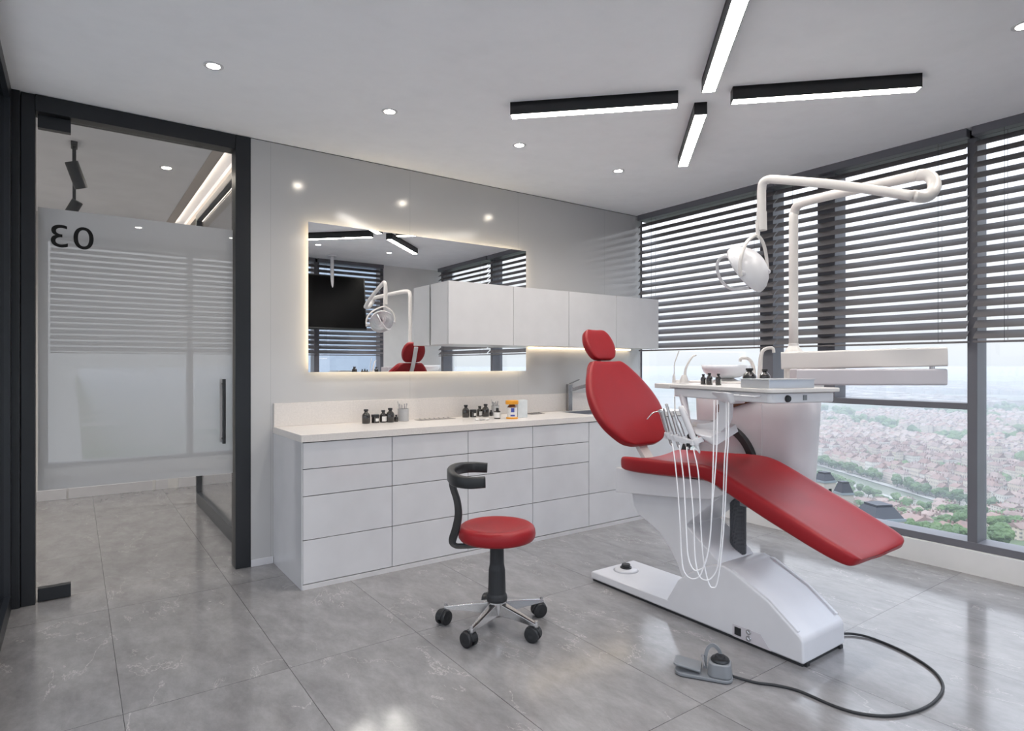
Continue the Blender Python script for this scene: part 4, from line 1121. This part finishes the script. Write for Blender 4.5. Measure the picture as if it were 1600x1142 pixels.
# ================================================================== OUTSIDE: hillside city
GZ = -120.0
def wall_mat():
    m = bpy.data.materials.new('render_facade'); m.use_nodes = True
    N = m.node_tree.nodes; L = m.node_tree.links; p = N['Principled BSDF']; p.inputs['Roughness'].default_value = .85
    oi = N.new('ShaderNodeObjectInfo'); r = N.new('ShaderNodeValToRGB'); L.new(oi.outputs['Random'], r.inputs[0])
    E_ = r.color_ramp.elements
    E_[0].color = (0.426, 0.358, 0.289, 1); E_[1].position = 1; E_[1].color = (0.455, 0.426, 0.399, 1)
    for q, c_ in ((.3, (0.481, 0.426, 0.358, 1)), (.55, (0.413, 0.344, 0.303, 1)), (.8, (0.496, 0.468, 0.426, 1))): x = E_.new(q); x.color = c_
    br = N.new('ShaderNodeTexBrick'); br.offset = 0; br.squash = 1
    tcn = N.new('ShaderNodeTexCoord'); mp = N.new('ShaderNodeSeparateXYZ'); L.new(tcn.outputs['Object'], mp.inputs[0])
    ad = N.new('ShaderNodeMath'); ad.operation = 'ADD'; L.new(mp.outputs[0], ad.inputs[0]); L.new(mp.outputs[1], ad.inputs[1])
    cb_ = N.new('ShaderNodeCombineXYZ'); L.new(ad.outputs[0], cb_.inputs[0]); L.new(mp.outputs[2], cb_.inputs[1]); L.new(cb_.outputs[0], br.inputs['Vector'])
    br.inputs['Scale'].default_value = 1; br.inputs['Brick Width'].default_value = 2.6; br.inputs['Row Height'].default_value = 3.1; br.inputs['Mortar Size'].default_value = .8
    br.inputs['Color1'].default_value = (1, 1, 1, 1); br.inputs['Color2'].default_value = (1, 1, 1, 1); br.inputs['Mortar'].default_value = (0, 0, 0, 1); br.inputs['Mortar Smooth'].default_value = 0
    gg = N.new('ShaderNodeNewGeometry')
    mx = N.new('ShaderNodeMixRGB'); L.new(br.outputs['Color'], mx.inputs[0]); L.new(r.outputs[0], mx.inputs[1]); mx.inputs[2].default_value = (.16, .15, .15, 1)
    L.new(mx.outputs[0], p.inputs['Base Color'])
    return m
def roof_mat(name, cols):
    m = bpy.data.materials.new(name); m.use_nodes = True
    N = m.node_tree.nodes; L = m.node_tree.links; p = N['Principled BSDF']; p.inputs['Roughness'].default_value = .85
    oi = N.new('ShaderNodeObjectInfo'); g = N.new('ShaderNodeNewGeometry'); n = N.new('ShaderNodeTexNoise'); n.inputs['Scale'].default_value = .05; L.new(g.outputs['Position'], n.inputs['Vector'])
    a = N.new('ShaderNodeMath'); a.operation = 'ADD'; L.new(oi.outputs['Random'], a.inputs[0]); L.new(n.outputs['Fac'], a.inputs[1])
    f = N.new('ShaderNodeMath'); f.operation = 'FRACT'; L.new(a.outputs[0], f.inputs[0])
    r = N.new('ShaderNodeValToRGB'); L.new(f.outputs[0], r.inputs[0]); E_ = r.color_ramp.elements
    E_[0].color = (*cols[0], 1); E_[1].color = (*cols[-1], 1)
    for i, c_ in enumerate(cols[1:-1]): x = E_.new((i + 1) / (len(cols) - 1)); x.color = (*c_, 1)
    L.new(r.outputs[0], p.inputs['Base Color']); return m
M_FAC = wall_mat()
M_TILE = roof_mat('terracotta_roof', [(0.151, 0.086, 0.072), (0.195, 0.124, 0.105), (0.177, 0.130, 0.118), (0.232, 0.170, 0.146), (0.121, 0.075, 0.066)])
M_SLATE = mat('slate_roof', (.022, .026, .036), .6)
M_ZINC = mat('pale_zinc_roof', (0.165, 0.199, 0.218), .5)
M_STUC = mat('pale_stucco', (0.323, 0.304, 0.275), .9)
M_FARC = roof_mat('far_city', [(0.285, 0.257, 0.237), (0.218, 0.162, 0.142), (0.314, 0.304, 0.294), (0.237, 0.190, 0.171), (0.190, 0.199, 0.199)])
M_LEAF = roof_mat('tree_foliage', [(0.028, 0.063, 0.013), (0.048, 0.091, 0.025), (0.067, 0.114, 0.034), (0.038, 0.070, 0.025)])
M_TRUNK = mat('bark', (.08, .06, .045), .9)

def ground_mat():
    m = bpy.data.materials.new('city_ground'); m.use_nodes = True
    N = m.node_tree.nodes; L = m.node_tree.links; p = N['Principled BSDF']; p.inputs['Roughness'].default_value = .95
    g = N.new('ShaderNodeNewGeometry'); n = N.new('ShaderNodeTexNoise'); n.inputs['Scale'].default_value = .006; n.inputs['Detail'].default_value = 7; L.new(g.outputs['Position'], n.inputs['Vector'])
    r = N.new('ShaderNodeValToRGB'); L.new(n.outputs['Fac'], r.inputs[0]); E_ = r.color_ramp.elements
    E_[0].position = .38; E_[0].color = (0.048, 0.076, 0.028, 1); E_[1].position = .62; E_[1].color = (0.209, 0.190, 0.165, 1)
    x = E_.new(.5); x.color = (0.114, 0.118, 0.082, 1)
    L.new(r.outputs[0], p.inputs['Base Color']); return m
# river axis: point Q on the far bank, direction U along it, V away from us
Q = Vector((320, 155, 0)); 
def gp(px, py, z=GZ):
    return fl(px, py, z)
b1, b2 = gp(1263, 722.7), gp(1511, 798)
U = (b2 - b1); U.z = 0; U.normalize(); V = Vector((-U.y, U.x, 0))
if V.dot(b1) < 0: V = -V
Q = b1.copy(); Q.z = 0
nearw = (gp(1399, 778) - b1); nearw.z = 0
RW = abs(nearw.dot(V))
def cp(u, v, z=GZ): return Q + U * u + V * v + Vector((0, 0, z))
b = B(); poly3(b, [(9, -9000, GZ - .3), (16000, -9000, GZ - .3), (16000, 16000, GZ - .3), (9, 16000, GZ - .3)])
struct('ground', b, ground_mat())
M_RIV = mat('river_water', (0.082, 0.095, 0.063), .35, var=.1, vscale=.02)
b = B(); poly3(b, [cp(-1500, -RW, GZ - .2), cp(1500, -RW, GZ - .2), cp(1500, 0, GZ - .2), cp(-1500, 0, GZ - .2)])
tag(obj('river', b, M_RIV), 'greenish river crossing the city below the window', 'river')
b = B(); poly3(b, [cp(-1500, 0, GZ + .3), cp(1500, 0, GZ + .3), cp(1500, 9, GZ + .3), cp(-1500, 9, GZ + .3)]); 
poly3(b, [cp(-1500, -RW - 7, GZ + .2), cp(1500, -RW - 7, GZ + .2), cp(1500, -RW, GZ + .2), cp(-1500, -RW, GZ + .2)])
tag(obj('quay_road', b, mat('pale_quay', (0.262, 0.253, 0.237), .9)), 'pale quay roads along both banks of the river', 'road')

def inview(p, marg=30):
    dep = p.dot(FW)
    if dep < 20: return False
    x = 800 + FPX * p.dot(RT) / dep
    return 1180 - marg < x < 1600 + marg

# house prototypes, base at origin, unit sized by scale
def house_mesh(w, d, h, rh, hip=.0, stacks=3):
    bw = B(); box(bw, -w / 2, w / 2, -d / 2, d / 2, 0, h)
    br = B(); o2 = .35
    A = [br.verts.new(q) for q in ((-w / 2 - o2, -d / 2 - o2, h), (w / 2 + o2, -d / 2 - o2, h), (w / 2 + o2, d / 2 + o2, h), (-w / 2 - o2, d / 2 + o2, h))]
    r0 = br.verts.new((-w / 2 + hip, 0, h + rh)); r1 = br.verts.new((w / 2 - hip, 0, h + rh))
    br.faces.new((A[0], A[1], r1, r0)); br.faces.new((A[2], A[3], r0, r1)); br.faces.new((A[1], A[2], r1)); br.faces.new((A[3], A[0], r0)); br.faces.new(A[::-1])
    for k in range(stacks):
        x = -w / 2 + w * (k + .7) / 3.2; box(br, x - .5, x + .5, d * .18, d * .18 + .7, h + rh * .3, h + rh + 1.2)
    return bw, br
protos = []
for (w_, d_, h_, rh, hip) in ((15, 11, 14, 3.2, 3), (11, 12, 16, 3, 0), (20, 11, 13, 3, 2.5), (9, 10, 11, 3, 0)):
    bw, br = house_mesh(w_, d_, h_, rh, hip)
    a = obj('town_house', bw, M_FAC); c_ = obj('roof', br, M_TILE, a)
    protos.append((a, c_)); 
HL = 'distant cream town house with a red tiled roof across the river'
cnt = 0; used = [False] * 4
rows = []
v_ = 17.0
spots = []
for row in range(60):
    u_ = -700.0
    while u_ < 900:
        k = R_.randrange(4)
        w_ = (15, 11, 20, 9)[k] * .78
        u_ += w_ * .5
        gap = R_.random() < .06 or (int(u_ / 85) % 5 == 3 and abs((u_ % 85)) < 11)
        if not gap: spots.append((u_, v_ + R_.uniform(-1.5, 1.5), k))
        u_ += w_ * .5 + .3
    v_ += 11.5 if row % 2 else 17
spots = [s for s in spots if inview(cp(s[0], s[1], 0), 10)]
park = lambda u, v: noise.noise(Vector((u * .006, v * .009, 3.3))) > .16 and v > 60
spots = [s for s in spots if not park(s[0], s[1])]
spots.sort(key=lambda s: cp(s[0], s[1], 0).length)
near_s, far_s = spots[:270], spots[285:]
for (u_, v_, k) in near_s:
    a, c_ = protos[k]
    if used[k]:
        a = a.copy(); COL.objects.link(a); c2 = protos[k][1].copy(); COL.objects.link(c2); c2.parent = a
    used[k] = True
    a.location = cp(u_, v_, GZ - .25); a.rotation_euler = (0, 0, math.atan2(U.y, U.x)); hs = R_.uniform(.85, 1.35); a.scale = (.78, .78, hs)
    tag(a, HL, 'house', 'town houses across the river')
for k in range(4):
    if not used[k]:
        bpy.data.objects.remove(protos[k][1]); bpy.data.objects.remove(protos[k][0])
# the roofs behind those, as one mass
bw_ = B(); br_ = B()
for (u_, v_, k) in far_s:
    w1, d1, h1, rh1 = ((15, 11, 14, 3.2), (11, 12, 16, 3), (20, 11, 13, 3), (9, 10, 11, 3))[k]
    w1 *= .78; d1 *= .78; h1 *= R_.uniform(.85, 1.35)
    M = Matrix.Translation(cp(u_, v_, GZ - .3)) @ Matrix.Rotation(math.atan2(U.y, U.x), 4, 'Z')
    c8 = [M @ Vector((x * w1 / 2, y * d1 / 2, z)) for z in (0, h1) for x, y in ((-1, -1), (1, -1), (1, 1), (-1, 1))]
    vs = [bw_.verts.new(q) for q in c8]
    for f_ in ((0, 1, 5, 4), (1, 2, 6, 5), (2, 3, 7, 6), (3, 0, 4, 7)): bw_.faces.new([vs[i] for i in f_])
    A = [br_.verts.new(q) for q in c8[4:]]; r0 = br_.verts.new(M @ Vector((-w1 / 2 + 1, 0, h1 + rh1))); r1 = br_.verts.new(M @ Vector((w1 / 2 - 1, 0, h1 + rh1)))
    br_.faces.new((A[0], A[1], r1, r0)); br_.faces.new((A[2], A[3], r0, r1)); br_.faces.new((A[1], A[2], r1)); br_.faces.new((A[3], A[0], r0))
fw = tag(obj('town_houses', bw_, M_FAC), 'dense pale house fronts beyond the nearer roofs across the river', 'houses', kind='stuff')
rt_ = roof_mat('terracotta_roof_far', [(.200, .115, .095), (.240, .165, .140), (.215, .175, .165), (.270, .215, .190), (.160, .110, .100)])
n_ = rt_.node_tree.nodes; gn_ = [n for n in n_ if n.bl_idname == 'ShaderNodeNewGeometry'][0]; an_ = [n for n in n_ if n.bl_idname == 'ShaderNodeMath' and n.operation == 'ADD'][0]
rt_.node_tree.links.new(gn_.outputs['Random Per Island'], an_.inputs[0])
obj('roofs', br_, rt_, fw)
# the city further out
b = B(); mi = []
def farbox(b, c0, w_, d_, h_, ang):
    ca, sa = math.cos(ang), math.sin(ang)
    vs = []
    for z in (0, h_):
        for x, y in ((-1, -1), (1, -1), (1, 1), (-1, 1)):
            vs.append(b.verts.new(c0 + Vector((x * w_ / 2 * ca - y * d_ / 2 * sa, x * w_ / 2 * sa + y * d_ / 2 * ca, z))))
    for f_ in ((4, 5, 6, 7), (0, 1, 5, 4), (1, 2, 6, 5), (2, 3, 7, 6), (3, 0, 4, 7)): b.faces.new([vs[i] for i in f_])
ua = math.atan2(U.y, U.x)
for i in range(14000):
    d = 1150 * math.exp(R_.random() * 2.3); az = R_.uniform(-.50, .72)
    px = R_.uniform(960, 1640)
    p = at(px, 571, d); p.z = 0
    if (p - Q).dot(V) < 800: continue
    if noise.noise(Vector((p.x * .0016, p.y * .0011, 1.7))) > .10: continue
    s_ = 1 + d / 2200
    farbox(b, Vector((p.x, p.y, GZ - .3)), R_.uniform(10, 30) * s_, R_.uniform(10, 18) * s_, R_.uniform(6, 15) * (1 + .3 * s_), ua + R_.choice((0, .3, 1.57)))
# mesh islands get their own tint
mfar = roof_mat('far_city_blocks', [(0.285, 0.257, 0.237), (0.218, 0.162, 0.142), (0.314, 0.304, 0.294), (0.237, 0.190, 0.171), (0.190, 0.199, 0.199)])
N = mfar.node_tree.nodes; L = mfar.node_tree.links
gnode = [n for n in N if n.bl_idname == 'ShaderNodeNewGeometry'][0]; an = [n for n in N if n.bl_idname == 'ShaderNodeMath' and n.operation == 'ADD'][0]
L.new(gnode.outputs['Random Per Island'], an.inputs[0])
tag(obj('far_city', b, mfar), 'pale hazy city spreading to the horizon beyond the nearer roofs', 'city', kind='stuff')

# trees
def tree_mesh(seed, r=4.2, blobs=9):
    rr = random.Random(seed); b = B()
    for k in range(blobs):
        a = rr.uniform(0, 6.28); q = r * .55 * math.sqrt(rr.random()); z = r * 1.25 + rr.uniform(-.3, .6) * r
        rad = r * rr.uniform(.38, .60)
        m_ = Matrix.Translation((q * math.cos(a), q * math.sin(a), z)) @ Matrix.Scale(.85, 4, (0, 0, 1))
        s = bmesh.ops.create_icosphere(b, subdivisions=3, radius=rad, matrix=m_)
        for v in s['verts']:
            c0 = Vector((q * math.cos(a), q * math.sin(a), z)); v.co = c0 + (v.co - c0) * (1 + .28 * noise.noise(v.co * .9 + Vector((seed, 0, 0))) + .18 * noise.noise(v.co * 2.6))
    return b
tp_ = []
for s in range(4):
    t = thing('tree', 'x', 'tree'); f = obj('foliage', tree_mesh(s + 1), M_LEAF, t, smooth=False)
    b = B(); cyl(b, (0, 0, -.5), (0, 0, 4.5), .35, 8, .22); obj('trunk', b, M_TRUNK, t)
    tp_.append(t)
tu = [False] * 4
def tree(p, s, label, group):
    k = R_.randrange(4); r = tp_[k]
    if tu[k]:
        r = tp_[k].copy(); COL.objects.link(r)
        for c0 in tp_[k].children:
            c1 = c0.copy(); COL.objects.link(c1); c1.parent = r
    tu[k] = True
    r.location = p; r.scale = (s, s, s * R_.uniform(.85, 1.1)); r.rotation_euler = (0, 0, R_.uniform(0, 6))
    tag(r, label, 'tree', group)
n_t = 0
u_ = -420
while u_ < 600:
    for vv, pr_ in ((6, .5), (11, .8)):
        p = cp(u_ + R_.uniform(-2, 2), vv + R_.uniform(-1.5, 1.5), GZ)
        if R_.random() < pr_ and inview(p, 5): tree(p, R_.uniform(.9, 1.5), 'green tree lining the far bank of the river', 'trees along the far river bank')
    u_ += 7.5
for i in range(190):
    u_ = R_.uniform(-260, 480); vv = -RW - R_.uniform(15, 40)
    p = cp(u_, vv, GZ)
    if inview(p): tree(p, R_.uniform(.8, 1.2), 'green tree on the near bank of the river', 'trees along the near river bank')
# wooded slope falling from the tower towards the river
def slope_z(d): return -55.0 - (d - 180) * 63.0 / 340.0
for i in range(230):
    px = R_.uniform(1325, 1625); d = 200 * math.exp(R_.random() * .85)
    p = at(px, 571, d); z = slope_z(d)
    if (p - Q).dot(V) > -RW - 40 or z < GZ: continue
    if noise.noise(Vector((p.x * .02, p.y * .02, 9))) > .18: continue
    tree(Vector((p.x, p.y, z)), R_.uniform(.55, .95), 'dense green tree on the slope just below the window', 'trees on the slope below the window')
# parks further out as one mass
b = B()
for i in range(4200):
    u_ = R_.uniform(-900, 1100); vv = 60 + 2500 * R_.random() ** 1.5
    p = cp(u_, vv, GZ)
    if not inview(p): continue
    if not (noise.noise(Vector((u_ * .006, vv * .009, 3.3))) > .14 and vv > 60 or vv > 800 and noise.noise(Vector((p.x * .0016, p.y * .0011, 1.7))) > .08): continue
    s = R_.uniform(5, 9) * (1 + vv / 2500)
    sp = bmesh.ops.create_icosphere(b, subdivisions=1, radius=s, matrix=Matrix.Translation((p.x, p.y, GZ + s * .8)))
    for v in sp['verts']: v.co += Vector((R_.uniform(-1, 1), R_.uniform(-1, 1), R_.uniform(-1, 1))) * s * .2
tag(obj('far_trees', b, M_LEAF), 'dark green belts of trees among the distant roofs', 'trees', kind='stuff')
# slope ground under the near trees
b = B(); poly3(b, [at(1150, 571, 110) + Vector((0, 0, slope_z(110) - CAM_H)), at(1750, 571, 110) + Vector((0, 0, slope_z(110) - CAM_H)), at(1750, 571, 535) + Vector((0, 0, slope_z(535) - CAM_H)), at(1150, 571, 535) + Vector((0, 0, slope_z(535) - CAM_H))])
tag(obj('hillside', b, mat('hill_grass', (0.048, 0.076, 0.025), .95, var=.3, vscale=.1)), 'green hillside under the near trees', 'hillside', kind='stuff')
# row houses near the river, on our side
for i in range(120):
    px = R_.uniform(1290, 1620); d = R_.uniform(230, 500)
    p = at(px, 571, d)
    if (p - Q).dot(V) > -RW - 42 or noise.noise(Vector((p.x * .02, p.y * .02, 9))) < .05: continue
    k = R_.choice((1, 3))
    if protos[k][0].name not in bpy.data.objects: continue
    a = protos[k][0].copy(); COL.objects.link(a); c2 = protos[k][1].copy(); COL.objects.link(c2); c2.parent = a
    a.location = Vector((p.x, p.y, slope_z(d) - .5)); a.rotation_euler = (0, 0, ua + R_.choice((0, 1.57, .2))); a.scale = (.7, .7, .5)
    tag(a, 'low red roofed house among the trees on the near bank', 'house', 'houses on the near bank')

# mansard villa pavilions close below the window
def pavilion(px, py_top, d, w_, label, h_=14, rh=3.6, rot=.3, roof=M_SLATE):
    topz = CAM_H - (py_top - 571) / FPX * d
    c0 = at(px, 571, d); c0 = Vector((c0.x, c0.y, 0))
    t = thing('pavilion', label, 'building', (c0.x, c0.y, topz - rh - h_), 'slate roofed pavilions below the window')
    M = Matrix.Translation(c0) @ Matrix.Rotation(YAW + rot, 4, 'Z')
    b = B(); box(b, -w_ / 2, w_ / 2, -w_ / 2, w_ / 2, topz - rh - h_, topz - rh); bmesh.ops.transform(b, matrix=M, verts=b.verts); obj('walls', b, M_STUC, t)
    b = B(); box(b, -w_ * .54, w_ * .54, -w_ * .54, w_ * .54, topz - rh, topz - rh + .35); bmesh.ops.transform(b, matrix=M, verts=b.verts); obj('cornice', b, M_ZINC, t)
    b = B()
    A = [(-w_ * .5, -w_ * .5, topz - rh + .35), (w_ * .5, -w_ * .5, topz - rh + .35), (w_ * .5, w_ * .5, topz - rh + .35), (-w_ * .5, w_ * .5, topz - rh + .35)]
    k = .60
    C_ = [(x * k, y * k, topz - .3) for x, y, z in A]
    hull(b, A + C_); bmesh.ops.transform(b, matrix=M, verts=b.verts); obj('mansard_roof', b, roof, t)
    b = B(); box(b, -w_ * .28, w_ * .28, -w_ * .28, w_ * .28, topz - .3, topz); bmesh.ops.transform(b, matrix=M, verts=b.verts); obj('roof_cap', b, M_SLATE, t)
    for q in range(4):
        b = B(); box(b, -.28, .28, -w_ / 2 - .05, -w_ / 2, topz - rh - 1.9, topz - rh - .9); bmesh.ops.transform(b, matrix=M @ Matrix.Rotation(q * PI / 2, 4, 'Z'), verts=b.verts); obj('window', b, M_TV, t)
pavilion(1288, 737, 98, 2.3, 'slate roofed pavilion showing just right of the dental unit', rh=1.6)
pavilion(1318, 752, 92, 1.9, 'slate roofed pavilion in the middle of the three', rh=1.9, rot=.1)
pavilion(1372, 786, 82, 4.2, 'widest slate roofed pavilion, just above the leg rest', rh=2.0, rot=.15)
# red roofed wings joining them
def wing(a, c_, wd, h_, rh, label):
    a = Vector(a); c_ = Vector(c_); d = (c_ - a); L = math.hypot(d.x, d.y); ang = math.atan2(d.y, d.x); m0 = (a + c_) / 2
    bw, br = house_mesh(L, wd, h_, rh, 0, 0)
    t = thing('villa_wing', label, 'building', (m0.x, m0.y, a.z - h_), 'red roofed wings below the window')
    M = Matrix.Translation((m0.x, m0.y, a.z - h_)) @ Matrix.Rotation(ang, 4, 'Z')
    for nm, q, mm in (('walls', bw, M_STUC), ('roof', br, mat('pink_tiles', (0.237, 0.171, 0.137), .8, var=.15, vscale=.8))):
        bmesh.ops.transform(q, matrix=M, verts=q.verts); obj(nm, q, mm, t)
wing(at(1262, 773, 97), at(1318, 806, 86), 6, 10, 1.8, 'red roofed villa wing between the first two slate pavilions')
wing(at(1236, 757, 106), at(1268, 764, 100), 6, 10, 1.6, 'red roofed villa wing half hidden by the dental unit')

# neighbouring tower seen in the mirror through the window behind the camera
b = B(); box(b, 6.45, 9.7, -13, -10.5, GZ, 26)
nb_ = obj('neighbour_tower', b, mat('grey_blue_cladding', (.30, .35, .42), .6)); tag(nb_, 'plain grey blue tower seen in the mirror through the far window', 'building')
b = B()
for k in range(2):
    for j in range(28): box(b, 6.8 + k * 1.5, 7.9 + k * 1.5, -10.5, -10.47, GZ + 3 + j * 2.9, GZ + 4.8 + j * 2.9)
obj('window_grid', b, M_GREY, nb_)

# thin haze layer lying over the city, below the horizon
hz = bpy.data.materials.new('city_haze'); hz.use_nodes = True
N = hz.node_tree.nodes; L = hz.node_tree.links; N.clear()
oo = N.new('ShaderNodeOutputMaterial'); vs_ = N.new('ShaderNodeVolumeScatter'); vs_.inputs['Color'].default_value = (.86, .93, 1.0, 1); vs_.inputs['Density'].default_value = .00036
ab = N.new('ShaderNodeVolumeAbsorption'); ab.inputs['Color'].default_value = (0, 0, 0, 1); ab.inputs['Density'].default_value = .00010
ad_ = N.new('ShaderNodeAddShader'); L.new(vs_.outputs[0], ad_.inputs[0]); L.new(ab.outputs[0], ad_.inputs[1])
L.new(ad_.outputs[0], oo.inputs['Volume'])
b = B(); box(b, 30, 14000, -7000, 12000, GZ - 2, -13)
tag(obj('haze', b, hz), 'pale morning haze lying over the distant city', 'haze', kind='stuff')
